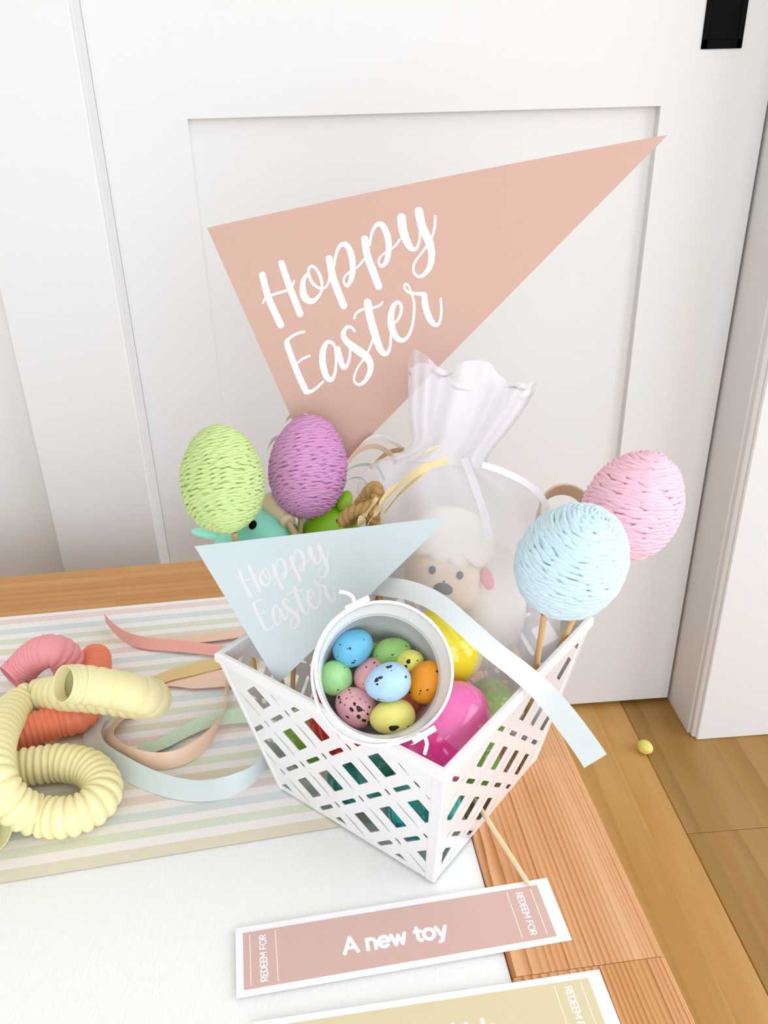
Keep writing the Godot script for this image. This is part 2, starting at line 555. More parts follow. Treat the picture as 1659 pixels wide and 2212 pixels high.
# ------------------------------------------------------------------ the room
func room() -> void:
	var zf := -1.078
	# floor: planks along z, on a slab
	struct("floor", box_at(Vector3(-1.7, -0.08, -1.6), Vector3(2.15, -0.012, 2.6), 0.001), mat("subfloor", hexc("6b4a26"), 0.9))
	var slab: Node3D = get_node("floor")
	var tex := []
	for i in 3:
		tex.append(wood_picture(40 + i, 160, 512, hexc("cb9e5c"), hexc("ba893f"), hexc("8f622c"), 6.0, 0.38))
	var edges := [-1.70, -1.44, -1.25, -1.06, -0.87, -0.67, -0.48, -0.29, -0.10, 0.09, 0.28, 0.47, 0.73, 0.92, 1.11, 1.30, 1.49, 1.68, 1.87, 2.15]
	for i in edges.size() - 1:
		var cuts := [-1.6, -0.804 if i % 3 == 2 else -0.25 + 0.31 * (i % 4), 0.9 + 0.2 * (i % 5), 2.6]
		for j in cuts.size() - 1:
			var m := StandardMaterial3D.new()
			m.resource_name = "oak_plank"
			m.albedo_texture = tex[(i + j) % 3]
			var k := 0.95 + 0.10 * sin(i * 2.1 + j * 1.3)
			m.albedo_color = Color(k, k * 0.99, k * 0.97)
			m.roughness = 0.42
			m.uv1_triplanar = true
			m.uv1_scale = Vector3(3.1, 1.0, 0.9)
			m.uv1_offset = Vector3(i * 0.37, 0, j * 0.41)
			part(slab, "plank", box_at(Vector3(edges[i] + 0.0003, -0.012, cuts[j] + 0.0003), Vector3(edges[i + 1] - 0.0003, 0.0, cuts[j + 1] - 0.0003), 0.0010), m)
	struct("ceiling", box_at(Vector3(-1.7, 2.6, -1.6), Vector3(2.15, 2.7, 2.6)), M.ceiling_paint)
	# the wall that holds the door: pieces beside and above the opening
	struct("wall_back", join([
		box_at(Vector3(-1.7, 0, -1.3), Vector3(-0.25, 2.6, -1.052)),
		box_at(Vector3(0.57, 0, -1.3), Vector3(2.15, 2.6, -1.004)),
		box_at(Vector3(-0.25, 2.06, -1.3), Vector3(0.57, 2.6, -1.052)),
		box_at(Vector3(-0.4, -0.01, -1.40), Vector3(0.8, 2.2, -1.30))]), M.wall_paint)
	struct("wall_side", box_at(Vector3(-1.85, 0, -1.6), Vector3(-1.6, 2.6, 2.6)), M.wall_paint)
	# window wall beside, with an opening
	struct("wall_window", join([
		box_at(Vector3(2.08, 0, -1.6), Vector3(2.25, 0.36, 2.6)),
		box_at(Vector3(2.08, 2.38, -1.6), Vector3(2.25, 2.6, 2.6)),
		box_at(Vector3(2.08, 0.36, -1.6), Vector3(2.25, 2.38, -0.62)),
		box_at(Vector3(2.08, 0.36, 1.32), Vector3(2.25, 2.38, 2.6))]), M.wall_paint)
	struct("wall_behind", join([
		box_at(Vector3(-1.7, 0, 2.48), Vector3(-0.82, 2.6, 2.65)),
		box_at(Vector3(1.52, 0, 2.48), Vector3(2.15, 2.6, 2.65)),
		box_at(Vector3(-0.82, 0, 2.48), Vector3(1.52, 0.06, 2.65)),
		box_at(Vector3(-0.82, 2.42, 2.48), Vector3(1.52, 2.6, 2.65))]), M.wall_paint)
	window_unit("window_1", Vector3(2.16, 1.37, 0.35), PI / 2, Vector2(1.94, 2.02))
	window_unit("window_2", Vector3(0.35, 1.24, 2.56), 0.0, Vector2(2.34, 2.36))
	# casing and jambs
	struct("trim_1", join([
		box_at(Vector3(-0.374, 0, -1.09), Vector3(-0.2405, 2.2, -1.027), 0.0015),
		box_at(Vector3(-0.2562, 0, -1.25), Vector3(-0.2399, 2.06, -1.04), 0.001)]), M.door_paint)
	struct("trim_2", join([
		box_at(Vector3(0.5512, 0, -1.25), Vector3(0.62, 2.06, -0.9995), 0.0012),
		box_at(Vector3(0.5535, 0, -1.02), Vector3(0.60, 2.06, -0.9875), 0.003)]), M.door_paint)
	struct("trim_3", box_at(Vector3(0.5585, 0, -1.02), Vector3(0.72, 2.2, -0.982), 0.002), M.door_paint)
	struct("trim_4", box_at(Vector3(-0.40, 2.06, -1.10), Vector3(0.72, 2.2, -1.0), 0.002), M.door_paint)
	struct("baseboard_side", box_at(Vector3(0.72, 0, -1.03), Vector3(2.1, 0.14, -0.99), 0.003), M.door_paint)
	# the door: frame of stiles and rails round recessed panels, flush pull
	var d := Node3D.new()
	d.name = "door_1"
	add_child(d)
	d.position = Vector3(0.154, 0, zf)
	d.set_meta("kind", "structure")
	var x0 := -0.2395
	var x1 := 0.5473
	var px0 := -0.140
	var px1 := 0.4165
	var top := 0.9134
	var back := zf - 0.04
	part(d, "stile", box_at(Vector3(x0, 0.009, back), Vector3(px0, 2.05, zf), 0.00004), M.door_paint)
	part(d, "stile", box_at(Vector3(px1, 0.009, back), Vector3(x1, 2.05, zf), 0.00004), M.door_paint)
	part(d, "rail", box_at(Vector3(px0, 0.009, back), Vector3(px1, 0.21, zf), 0.00004), M.door_paint)
	part(d, "rail", box_at(Vector3(px0, top, back), Vector3(px1, top + 0.22, zf), 0.00004), M.door_paint)
	part(d, "rail", box_at(Vector3(px0, 1.93, back), Vector3(px1, 2.05, zf), 0.00004), M.door_paint)
	part(d, "door_panel", box_at(Vector3(px0 - 0.005, 0.20, back + 0.008), Vector3(px1 + 0.005, top + 0.005, zf - 0.0125), 0.00004), M.door_paint)
	part(d, "door_panel", box_at(Vector3(px0 - 0.005, top + 0.21, back + 0.008), Vector3(px1 + 0.005, 1.94, zf - 0.0125), 0.00004), M.door_paint)
	var pull := part(d, "flush_pull", join([
		box_at(Vector3(0.4560, 0.9717, zf - 0.002), Vector3(0.4630, 1.132, zf + 0.0022), 0.0006),
		box_at(Vector3(0.4972, 0.9717, zf - 0.002), Vector3(0.5042, 1.132, zf + 0.0022), 0.0006),
		box_at(Vector3(0.4560, 0.9717, zf - 0.002), Vector3(0.5042, 0.9817, zf + 0.0022), 0.0006),
		box_at(Vector3(0.4560, 1.122, zf - 0.002), Vector3(0.5042, 1.132, zf + 0.0022), 0.0006)]), M.black_metal)
	pull.set_meta("label", "black flush pull")
	part(pull, "finger_cup", box_at(Vector3(0.4560, 0.9717, zf - 0.002), Vector3(0.5042, 1.132, zf + 0.0009), 0.0004), M.black_metal)

func window_unit(called: String, at: Vector3, turn: float, s: Vector2) -> void:
	var o := Node3D.new()
	o.name = called
	add_child(o)
	o.transform = Transform3D(Basis(Vector3.UP, turn), at)
	o.set_meta("kind", "structure")
	var h := s * 0.5
	part(o, "window_frame", join([
		box_at(Vector3(-h.x, -h.y, -0.03), Vector3(-h.x + 0.06, h.y, 0.03)),
		box_at(Vector3(h.x - 0.06, -h.y, -0.03), Vector3(h.x, h.y, 0.03)),
		box_at(Vector3(-0.03, -h.y, -0.03), Vector3(0.03, h.y, 0.03)),
		box_at(Vector3(-h.x, -h.y, -0.03), Vector3(h.x, -h.y + 0.06, 0.03)),
		box_at(Vector3(-h.x, h.y - 0.06, -0.03), Vector3(h.x, h.y, 0.03))]), M.door_paint, false)
	for k in 2:
		var a := -h.x + 0.05 if k == 0 else 0.02
		part(o, "pane", box_at(Vector3(a, -h.y + 0.05, -0.003), Vector3(a + h.x - 0.07, h.y - 0.05, 0.003), 0.0005), M.glass, false)

# ------------------------------------------------------------------ the table
func table() -> void:
	var t := thing("coffee_table", "low wooden table with ridged orange-brown grain border round a white inset top", "table", Vector3(0, 0, 0), Basis(Vector3.UP, 0.05150))
	var tops := [wood_picture(3, 420, 1024, hexc("e6b183"), hexc("d99c66"), hexc("a8622c"), 27.0, 1.0), wood_picture(11, 420, 1024, hexc("e3aa78"), hexc("d39357"), hexc("a05a26"), 25.0, 1.0)]
	var wm := []
	for i in 2:
		wm.append(mat("fir_board_%d" % i, Color.WHITE, 0.5, {"albedo_texture": tops[i]}))
	# borders in table coordinates: x across, z towards the camera; uv u across the grain, v along it
	plank_part(t, Vector3(0.1122, 0.41, -0.320), Vector3(0.2127, 0.45, 0.60), 2, wm[1], 0.35, [0.0012, 0.004, 0.0002, 0.0005])
	plank_part(t, Vector3(0.1122, 0.41, -0.7792), Vector3(0.2127, 0.45, -0.3201), 2, wm[0], 0.0, [0.0012, 0.004, 0.0005, 0.0002])
	plank_part(t, Vector3(-1.28, 0.41, -0.8792), Vector3(0.2127, 0.45, -0.7796), 0, mat("fir_board_smooth", Color.WHITE, 0.45, {"albedo_texture": wood_picture(21, 300, 1024, hexc("d29a5c"), hexc("c78a49"), hexc("b0713a"), 9.0, 0.55)}), 0.2, [0.002, 0.004, 0.004, 0.0012])
	plank_part(t, Vector3(-1.28, 0.41, -0.7792), Vector3(-1.18, 0.45, 0.60), 2, wm[0], 0.5, [0.004, 0.001, 0.0005, 0.0005])
	plank_part(t, Vector3(-1.28, 0.41, 0.6004), Vector3(0.2127, 0.45, 0.70), 0, wm[1], 0.5, [0.002, 0.004, 0.001, 0.004])
	var bump := NoiseTexture2D.new()
	bump.width = 512
	bump.height = 512
	bump.seamless = true
	bump.as_normal_map = true
	bump.bump_strength = 3.0
	var fn := FastNoiseLite.new()
	fn.seed = 5
	fn.frequency = 0.03
	bump.noise = fn
	var white := mat("white_inset", hexc("faf9f5"), 0.6, {"normal_enabled": true, "normal_texture": bump, "normal_scale": 0.35, "uv1_triplanar": true, "uv1_scale": Vector3(24, 24, 3.5)})
	part(t, "inset_panel", box_at(Vector3(-1.1796, 0.43, -0.7788), Vector3(0.1117, 0.4478, 0.5996), 0.0004), white, false)
	for a in [[-1.23, -0.83], [0.16, -0.83], [-1.23, 0.65], [0.16, 0.65]]:
		part(t, "leg", box_at(Vector3(a[0] - 0.035, 0.0, a[1] - 0.035), Vector3(a[0] + 0.035, 0.41, a[1] + 0.035), 0.004), wm[1], false)
	for a in [[-1.2, -0.84, 0.13, -0.815], [-1.2, 0.625, 0.13, 0.65], [-1.245, -0.8, -1.22, 0.62], [0.15, -0.8, 0.175, 0.62]]:
		part(t, "apron", box_at(Vector3(a[0], 0.33, a[1]), Vector3(a[2], 0.412, a[3]), 0.001), wm[1], false)

# a board with soft edges and uv along its grain (axis 0: x, 2: z)
func plank_part(t: Node3D, lo: Vector3, hi: Vector3, axis: int, m: Material, off: float, soft: Array) -> void:
	var st := SurfaceTool.new()
	st.begin(Mesh.PRIMITIVE_TRIANGLES)
	# soft: how far each side (low x, high x, low z, high z) is rounded over
	var r := 0.004
	var ring := func(k: float, y: float) -> Array:
		var i := [k * soft[0], k * soft[1], k * soft[2], k * soft[3]]
		return [Vector3(lo.x + i[0], y, lo.z + i[2]), Vector3(hi.x - i[1], y, lo.z + i[2]), Vector3(hi.x - i[1], y, hi.z - i[3]), Vector3(lo.x + i[0], y, hi.z - i[3])]
	var rings := [ring.call(0.0, lo.y), ring.call(0.0, hi.y - r), ring.call(0.25, hi.y - r * 0.35), ring.call(1.0, hi.y)]
	var put := func(v: Vector3) -> void:
		var across := (v.x - lo.x) if axis == 2 else (v.z - lo.z)
		var length := v.z if axis == 2 else v.x
		st.set_uv(Vector2((across + (hi.y - v.y) * 0.8) / 0.105, length * 1.0 + off))
		st.add_vertex(v)
	st.set_smooth_group(-1)
	for i in 3:
		for j in 4:
			var a: Vector3 = rings[i][j]
			var b: Vector3 = rings[i][(j + 1) % 4]
			var c: Vector3 = rings[i + 1][(j + 1) % 4]
			var d: Vector3 = rings[i + 1][j]
			for v in [a, b, c, a, c, d]:
				put.call(v)
	var q: Array = rings[3]
	for v in [q[0], q[1], q[2], q[0], q[2], q[3]]:
		put.call(v)
	st.generate_normals()
	part(t, "plank", st.commit(), m, false)

func paper() -> void:
	var w := 64
	var h := 1600
	var im := Image.create(w, h, false, Image.FORMAT_RGB8)
	im.fill(hexc("faf3f0"))
	var cols := [hexc("f0dcd4"), hexc("dde5e3"), hexc("e2e6d0"), hexc("eadfc8")]
	for i in 20:
		im.fill_rect(Rect2i(0, int((i + 0.30 if i < 19 else i + 0.36) * 80), w, 42 if i < 19 else 60), cols[i % 4])
	var tl := Vector3(-0.4782, 0.4506, -0.765)
	var tr := Vector3(0.0535, 0.4506, -0.7944)
	var bl := Vector3(-0.3755, 0.4486, -0.4163)
	var br := Vector3(0.0407, 0.4486, -0.462)
	var st := SurfaceTool.new()
	st.begin(Mesh.PRIMITIVE_TRIANGLES)
	var n := 24
	for side in 2:
		for i in n + 1:
			for j in n + 1:
				var u := float(j) / n
				var v := float(i) / n
				var q := tl.lerp(tr, u).lerp(bl.lerp(br, u), v)
				q.y = 0.4484 + 0.0022 * (1.0 - smoothstep(0.0, 0.12, v)) + (0.0003 if side == 0 else 0.0)
				st.set_uv(Vector2(u, v))
				st.add_vertex(q)
	var o := (n + 1) * (n + 1)
	for i in n:
		for j in n:
			var a := i * (n + 1) + j
			var b := a + n + 1
			for k in [a, a + 1, b, a + 1, b + 1, b]:
				st.add_index(k)
			for k in [a, b, a + 1, a + 1, b, b + 1]:
				st.add_index(o + k)
	st.generate_normals()
	var me := st.commit()
	var p := part(self, "striped_paper", me, mat("striped_print", Color.WHITE, 0.7, {"albedo_texture": texture(im)}))
	tag(p, "sheet of paper with pastel pink, blue, green and tan stripes lying under the ribbons", "paper")

# ------------------------------------------------------------------ the basket
const SB := 0.149
const ST := 0.1981
const BH := 0.1346

# wall in its own plane: u along the base, v up the slope; mirrored walls run the pattern the other way
func basket_wall(mirror: bool) -> ArrayMesh:
	var slant := sqrt(BH * BH + (ST - SB) * (ST - SB) * 0.25) * 1000.0
	var hb := SB * 500.0
	var ht := ST * 500.0
	var s := -1.0 if mirror else 1.0
	var mm := 1.0
	var half_at := func(v: float) -> float:
		return lerpf(hb, ht, v / slant)
	var outer := PackedVector2Array([Vector2(-hb, 0), Vector2(hb, 0), Vector2(ht, slant), Vector2(-ht, slant)])
	var v0 := 5.6 * mm
	var v1 := 123.6 * mm
	var frame := PackedVector2Array([Vector2(-half_at.call(v0) + 4.5 * mm, v0), Vector2(half_at.call(v0) - 7.6 * mm, v0), Vector2(half_at.call(v1) - 9.5 * mm, v1), Vector2(-half_at.call(v1) + 4.5 * mm, v1)])
	var p_off := 26.3 if mirror else 33.3
	var holes := []
	for i in range(-4, 6):
		for j in range(-4, 6):
			var pc := p_off + 39.0 * i
			var qc := 5.5 + 39.4 * j
			holes.append(hole(pc, qc, 8.0, 9.1, 1.1, frame, 0))
			holes.append(hole(pc, qc + 19.7, 10.6, 1.9, 1.7, frame, 0))
			holes.append(hole(pc + 19.5, qc, 1.25, 12.2, 0.0, frame, 1))
			holes.append(hole(pc + 19.5, qc + 19.7, 1.75, 3.1, 0.0, frame, 1))
	var cut := []
	for hs in holes:
		for q in hs:
			cut.append(q)
	# strips between lines through the hole centres keep every piece free of closed holes
	var st := SurfaceTool.new()
	st.begin(Mesh.PRIMITIVE_TRIANGLES)
	st.set_smooth_group(-1)
	var d := 0.0007
	var r2 := sqrt(0.5)
	var add := func(v: Vector2, z: float) -> void:
		st.add_vertex(Vector3(v.x * s * 0.001, v.y * 0.001, z))
	var tri := func(a: Vector2, b: Vector2, c: Vector2, z: float, front: bool) -> void:
		var ccw := (b - a).cross(c - a) * s > 0.0
		add.call(a, z)
		if ccw == front:
			add.call(c, z); add.call(b, z)
		else:
			add.call(b, z); add.call(c, z)
	var k0 := p_off - 39.0 * 5 + 0.31
	for i in 24:
		var a := (k0 + 19.5 * i) * mm
		var b := a + 19.5 * mm
		var strip := PackedVector2Array()
		for c in [[a, -300.0], [b, -300.0], [b, 400.0], [a, 400.0]]:
			strip.append(Vector2((c[0] - c[1]) * r2, (c[0] + c[1]) * r2))
		var pieces: Array = Geometry2D.intersect_polygons(outer, strip)
		for hs in cut:
			var next := []
			for q in pieces:
				for c in Geometry2D.clip_polygons(q, hs):
					if not Geometry2D.is_polygon_clockwise(c):
						next.append(c)
			pieces = next
		for q in pieces:
			var ids := Geometry2D.triangulate_polygon(q)
			if ids.is_empty() and absf(area(q)) > 0.5:
				for con in Geometry2D.decompose_polygon_in_convex(q):
					for t in range(1, con.size() - 1):
						tri.call(con[0], con[t], con[t + 1], 0.0, true)
						tri.call(con[0], con[t], con[t + 1], -d, false)
			for t in range(0, ids.size(), 3):
				tri.call(q[ids[t]], q[ids[t + 1]], q[ids[t + 2]], 0.0, true)
				tri.call(q[ids[t]], q[ids[t + 1]], q[ids[t + 2]], -d, false)
	for loop in cut + [outer]:
		for i in loop.size():
			var a: Vector2 = loop[i]
			var b: Vector2 = loop[(i + 1) % loop.size()]
			add.call(a, 0.0); add.call(b, 0.0); add.call(b, -d)
			add.call(a, 0.0); add.call(b, -d); add.call(a, -d)
	st.generate_normals()
	return st.commit()

# a hole centred at (p, q) on the slanting lattice, in mm; kind 0 rounded bar, 1 lens
func hole(p: float, q: float, hp: float, hq: float, r: float, frame: PackedVector2Array, kind: int) -> Array:
	var out := PackedVector2Array()
	if kind == 0:
		for c in [[1, 1, 0], [-1, 1, 90], [-1, -1, 180], [1, -1, 270]]:
			for k in 4:
				var a := deg_to_rad(c[2] + 30.0 * k)
				out.append(Vector2(p + c[0] * (hp - r) + cos(a) * r, q + c[1] * (hq - r) + sin(a) * r))
	else:
		for k in 14:
			var a := TAU * k / 14.0
			out.append(Vector2(p + signf(cos(a)) * pow(absf(cos(a)), 0.6) * hp, q + sin(a) * hq))
	var flat := PackedVector2Array()
	for v in out:
		flat.append(Vector2((v.x - v.y) * sqrt(0.5), (v.x + v.y) * sqrt(0.5)))
	var got := []
	for g in Geometry2D.intersect_polygons(flat, frame):
		if absf(area(g)) > 1.2:
			got.append(g)
	return got

func area(g: PackedVector2Array) -> float:
	var s := 0.0
	for i in g.size():
		s += g[i].cross(g[(i + 1) % g.size()])
	return s * 0.5

func bcorner(k: int, h: float, grow := 0.0) -> Vector3:
	var s := lerpf(SB, ST, h / BH) / sqrt(2.0) + grow
	return Vector3(s * sin(k * PI / 2), h, s * cos(k * PI / 2))

func basket() -> void:
	var b := thing("metal_basket", "white square metal basket with slanted lattice cut-outs and flared walls", "basket", Vector3(0.0509, TABLE_Y, -0.5047), Basis(Vector3.UP, 0.04836))
	var plain := basket_wall(false)
	var flipped := basket_wall(true)
	for k in 4:
		var p0 := bcorner(k, 0)
		var p1 := bcorner(k + 1, 0)
		var t0 := bcorner(k, BH)
		var t1 := bcorner(k + 1, BH)
		var x := (p1 - p0).normalized()
		var y := ((t0 + t1) - (p0 + p1)).normalized()
		var z := x.cross(y)
		# walls meeting in one corner mirror each other
		part(b, "wall", plain if k % 2 == 1 else flipped, M.white_enamel, false, Transform3D(Basis(x, y, z), (p0 + p1) * 0.5))
	for k in 4:
		# rolled rim along the top edge
		var a := bcorner(k, BH, -0.001)
		var c := bcorner(k + 1, BH, -0.001)
		var x := (c - a).normalized()
		var z := Vector3.UP.cross(x)
		var rows := []
		for e in 2:
			var o := a if e == 0 else c
			var row := PackedVector3Array()
			var miter := -1.0 if e == 0 else 1.0
			for q in [[0.0016, -0.0055], [0.0016, 0.0008], [0.0002, 0.0020], [-0.0022, 0.0020], [-0.0036, 0.0006], [-0.0036, -0.0075], [-0.0026, -0.0075], [-0.0024, -0.0012], [0.0004, -0.0055]]:
				row.append(o + (-z) * q[0] + Vector3.UP * q[1] + x * miter * q[0])
			rows.append(row)
		part(b, "rim", flat_loft(rows), M.white_enamel, false)
	for k in 4:
		# folded corner strip down each edge
		var lo := bcorner(k, 0.0, 0.0007)
		var hi := bcorner(k, BH - 0.002, 0.0007)
		var rows := []
		for e in 2:
			var o := lo if e == 0 else hi
			var h := 0.0 if e == 0 else BH - 0.002
			var l := (bcorner(k - 1, h) - bcorner(k, h)).normalized()
			var r := (bcorner(k + 1, h) - bcorner(k, h)).normalized()
			var w := 0.0070 if e == 0 else 0.0088
			var n := -(l + r).normalized() * 0.0012
			rows.append(PackedVector3Array([o + l * w, o + l * 0.0008, o + r * 0.0008, o + r * 0.0035, o + r * 0.0035 - n, o - n * 1.5, o + l * w - n]))
		part(b, "corner_strip", flat_loft(rows), M.white_enamel, false)
	var base := PackedVector3Array()
	var rows := []
	for h in [0.0004, 0.0018]:
		base = PackedVector3Array()
		for k in 4:
			base.append(bcorner(3 - k, h, -0.0006))
		rows.append(base)
	part(b, "base_plate", grid(rows, true, true), M.white_enamel, false)

# straight skin between two outlines, with flat faces and end caps
func flat_loft(rows: Array) -> ArrayMesh:
	var st := SurfaceTool.new()
	st.begin(Mesh.PRIMITIVE_TRIANGLES)
	st.set_smooth_group(-1)
	var n: int = rows[0].size()
	for j in n:
		var a: Vector3 = rows[0][j]
		var b: Vector3 = rows[0][(j + 1) % n]
		var c: Vector3 = rows[1][(j + 1) % n]
		var d: Vector3 = rows[1][j]
		for v in [a, b, c, a, c, d]:
			st.add_vertex(v)
	for e in 2:
		var mid := Vector3.ZERO
		for v in rows[e]:
			mid += v
		mid /= n
		for j in n:
			st.add_vertex(mid); st.add_vertex(rows[e][j]); st.add_vertex(rows[e][(j + 1) % n])
	st.generate_normals()
	return st.commit()

# ------------------------------------------------------------------ the bucket and its eggs
func bucket() -> void:
	var bot := Vector3(0.0189, 0.597, -0.4376)
	var top := Vector3(0.0251, 0.6467, -0.3885)
	var h := bot.distance_to(top)
	var o := thing("tin_bucket", "small white tin bucket lying tilted in the basket, filled with speckled eggs", "bucket", bot, along(top - bot))
	var r0 := 0.0300
	var r1 := 0.0396
	var at := func(v: float) -> float:
		return lerpf(r0, r1, v)
	var prof := PackedVector2Array([Vector2(0.0005, 0.0015), Vector2(r0 - 0.002, 0.0015), Vector2(r0 - 0.0005, 0.0), Vector2(r0 + 0.0006, 0.0), Vector2(r0 + 0.0008, 0.002)])
	for v in [0.1, 0.2, 0.24, 0.28, 0.5, 0.70, 0.735, 0.77, 0.93]:
		prof.append(Vector2(at.call(v) + (0.0008 if v == 0.24 or v == 0.735 else 0.0), v * h))
	for a in 9:
		var ang := deg_to_rad(-110.0 + a * 40.0)
		prof.append(Vector2(r1 + 0.0002 + cos(ang) * 0.0010, h + sin(ang) * 0.0010))
	for v in [0.95, 0.77, 0.752, 0.735, 0.718, 0.70, 0.4, 0.06]:
		prof.append(Vector2(at.call(v) - (0.0008 if v != 0.735 else 0.0002) - (0.0007 if v == 0.752 or v == 0.718 else 0.0), v * h))
	prof.append(Vector2(r0 - 0.003, 0.0026))
	prof.append(Vector2(0.0005, 0.0024))
	part(o, "pail", lathe(prof, 72), M.white_enamel, false)
	# two folded ears and a wire handle lying along the rim
	var ea := Vector3(0.0104, 0.6814, -0.4053)
	var eb := Vector3(0.0441, 0.6168, -0.3632)
	var mid := top
	for k in 2:
		var e := ea if k == 0 else eb
		var out := (e - mid).normalized()
		var ax := (top - bot).normalized()
		var side := ax.cross(out).normalized()
		var w := 0.0075
		var m := join([[rbox(Vector3(w * 2.0, 0.011, 0.0009), 0.0004), Transform3D(Basis(side, ax, out), e + out * 0.0004 + ax * 0.002)],
			[rbox(Vector3(w * 2.0, 0.0009, 0.0034), 0.0004), Transform3D(Basis(side, ax, out), e - out * 0.001 + ax * 0.0075)]])
		var ear := part(o, "ear", m, M.white_enamel)
		ear.set_meta("label", "folded tin ear of the bucket")
	var wire := smooth([Vector3(0.0015, 0.6944, -0.3998), Vector3(0.0056, 0.6936, -0.3991), Vector3(0.0086, 0.6912, -0.3987), Vector3(0.0095, 0.6868, -0.3986), Vector3(0.0075, 0.6835, -0.3986), Vector3(0.0029, 0.6808, -0.3986), Vector3(-0.0051, 0.6738, -0.3976), Vector3(-0.012, 0.6631, -0.3943), Vector3(-0.0163, 0.6502, -0.3889), Vector3(-0.0158, 0.6378, -0.3815), Vector3(-0.0107, 0.6267, -0.3732), Vector3(-0.0008, 0.619, -0.3663), Vector3(0.0128, 0.6158, -0.3616), Vector3(0.0271, 0.6173, -0.3592), Vector3(0.0384, 0.6209, -0.3593), Vector3(0.0415, 0.6226, -0.3593), Vector3(0.0445, 0.6215, -0.358), Vector3(0.0455, 0.6186, -0.3559), Vector3(0.0449, 0.6155, -0.3549), Vector3(0.044, 0.6126, -0.354)], 8)
	part(o, "handle", tube(wire, 0.0011, 10), M.white_wire)
	# colour, pixel centre, half sizes and lean of each egg as it lies
	candy_egg("70c0e0", Vector3(0.0083, 0.6345, -0.4279), 0.0113, 0.0133, Vector3(0.8, 0.55, 0.1), 1, [Vector3(0.05, -0.62, 4.5), Vector3(0.15, -0.55, 2.5), Vector3(-0.15, 0.1, 3.0), Vector3(0.5, 0.5, 2.0), Vector3(-0.65, 0.3, 2.0), Vector3(-0.7, -0.3, 2)], 10, "bright blue speckled egg resting highest against the bucket wall")
	candy_egg("9fce74", Vector3(0.0324, 0.6274, -0.429), 0.0096, 0.0129, Vector3(0.9, 0.25, -0.3), 2, [Vector3(0.1, 0.1, 2.2), Vector3(0.75, 0.5, 2.5), Vector3(-0.7, 0.0, 1.8)], 5, "leaf green egg lying sideways behind the light blue egg")
	candy_egg("eee872", Vector3(0.0427, 0.6247, -0.4215), 0.0084, 0.0098, Vector3(0.7, 0.3, 0.3), 3, [Vector3(-0.15, 0.25, 7.0), Vector3(-0.3, -0.1, 6.0), Vector3(0.45, 0.3, 3.0), Vector3(0.55, 0.7, 2)], 6, "small yellow egg with one big black blotch beside the orange egg")
	candy_egg("f3afb4", Vector3(0.018, 0.6191, -0.4193), 0.0098, 0.0116, Vector3(0.4, 0.8, -0.2), 4, [Vector3(-0.3, 0.6, 2.5), Vector3(0.2, 0.8, 3.0), Vector3(0.4, 0.6, 2.5), Vector3(-0.4, -0.3, 2)], 22, "dusty pink egg tucked under the light blue egg")
	candy_egg("b0e498", Vector3(-0.0039, 0.6206, -0.4174), 0.0108, 0.0112, Vector3(0.2, 0.5, 0.8), 5, [Vector3(0.2, -0.6, 2.5), Vector3(-0.85, -0.4, 3)], 4, "pale green round egg against the bucket wall below the bright blue egg")
	candy_egg("f6b5bb", Vector3(0.0076, 0.6066, -0.405), 0.0117, 0.0137, Vector3(-0.75, 0.65, 0.0), 6, [Vector3(0.2, 0.1, 6.0), Vector3(-0.2, 0.05, 5.0), Vector3(0.15, -0.25, 5.0), Vector3(-0.75, 0.5, 5.0), Vector3(-0.4, -0.35, 3.5), Vector3(0.55, -0.15, 3.5), Vector3(0.4, -0.45, 4.5), Vector3(0.0, 0.35, 3.5), Vector3(-0.7, 0.25, 3.5), Vector3(0.6, -0.7, 5)], 70, "pink egg densely speckled with black dots")
	candy_egg("f59d1f", Vector3(0.0514, 0.6205, -0.407), 0.0108, 0.0136, Vector3(0.35, 0.9, 0.0), 7, [Vector3(0.55, 0.55, 3.0), Vector3(0.05, -0.2, 2.5), Vector3(-0.3, -0.2, 2.5), Vector3(-0.85, -0.35, 4.0), Vector3(-0.35, -0.35, 2)], 9, "orange egg leaning against the bucket wall")
	candy_egg("ec7560", Vector3(0.0398, 0.6007, -0.4125), 0.0105, 0.0122, Vector3(0.5, 0.3, 0.3), 8, [], 3, "coral egg mostly hidden between the yellow and light blue eggs")
	candy_egg("f9ef84", Vector3(0.0293, 0.6076, -0.3922), 0.0109, 0.014, Vector3(-0.95, -0.1, 0.2), 9, [Vector3(0.12, -0.42, 8.0), Vector3(0.7, -0.35, 2.0)], 3, "yellow egg lowest in the bucket with one square black fleck")
	candy_egg("b4d6ee", Vector3(0.0275, 0.6292, -0.3984), 0.0116, 0.0141, Vector3(-0.95, -0.25, 0.1), 10, [Vector3(-0.5, 0.3, 5.0), Vector3(-0.33, 0.42, 4.0), Vector3(0.02, 0.85, 4.5), Vector3(0.75, 0.35, 3.0), Vector3(-0.7, -0.7, 3.0), Vector3(-0.35, -0.75, 3.0), Vector3(-0.45, 0.1, 2.5), Vector3(-0.2, -0.75, 2)], 12, "light blue egg on top in the middle of the bucket")
	candy_egg("b9d66a", Vector3(0.0181, 0.6184, -0.4392), 0.009, 0.0108, Vector3(0.5, 0.5, 0.3), 12, [], 3, "lime egg almost hidden behind the bright blue egg")

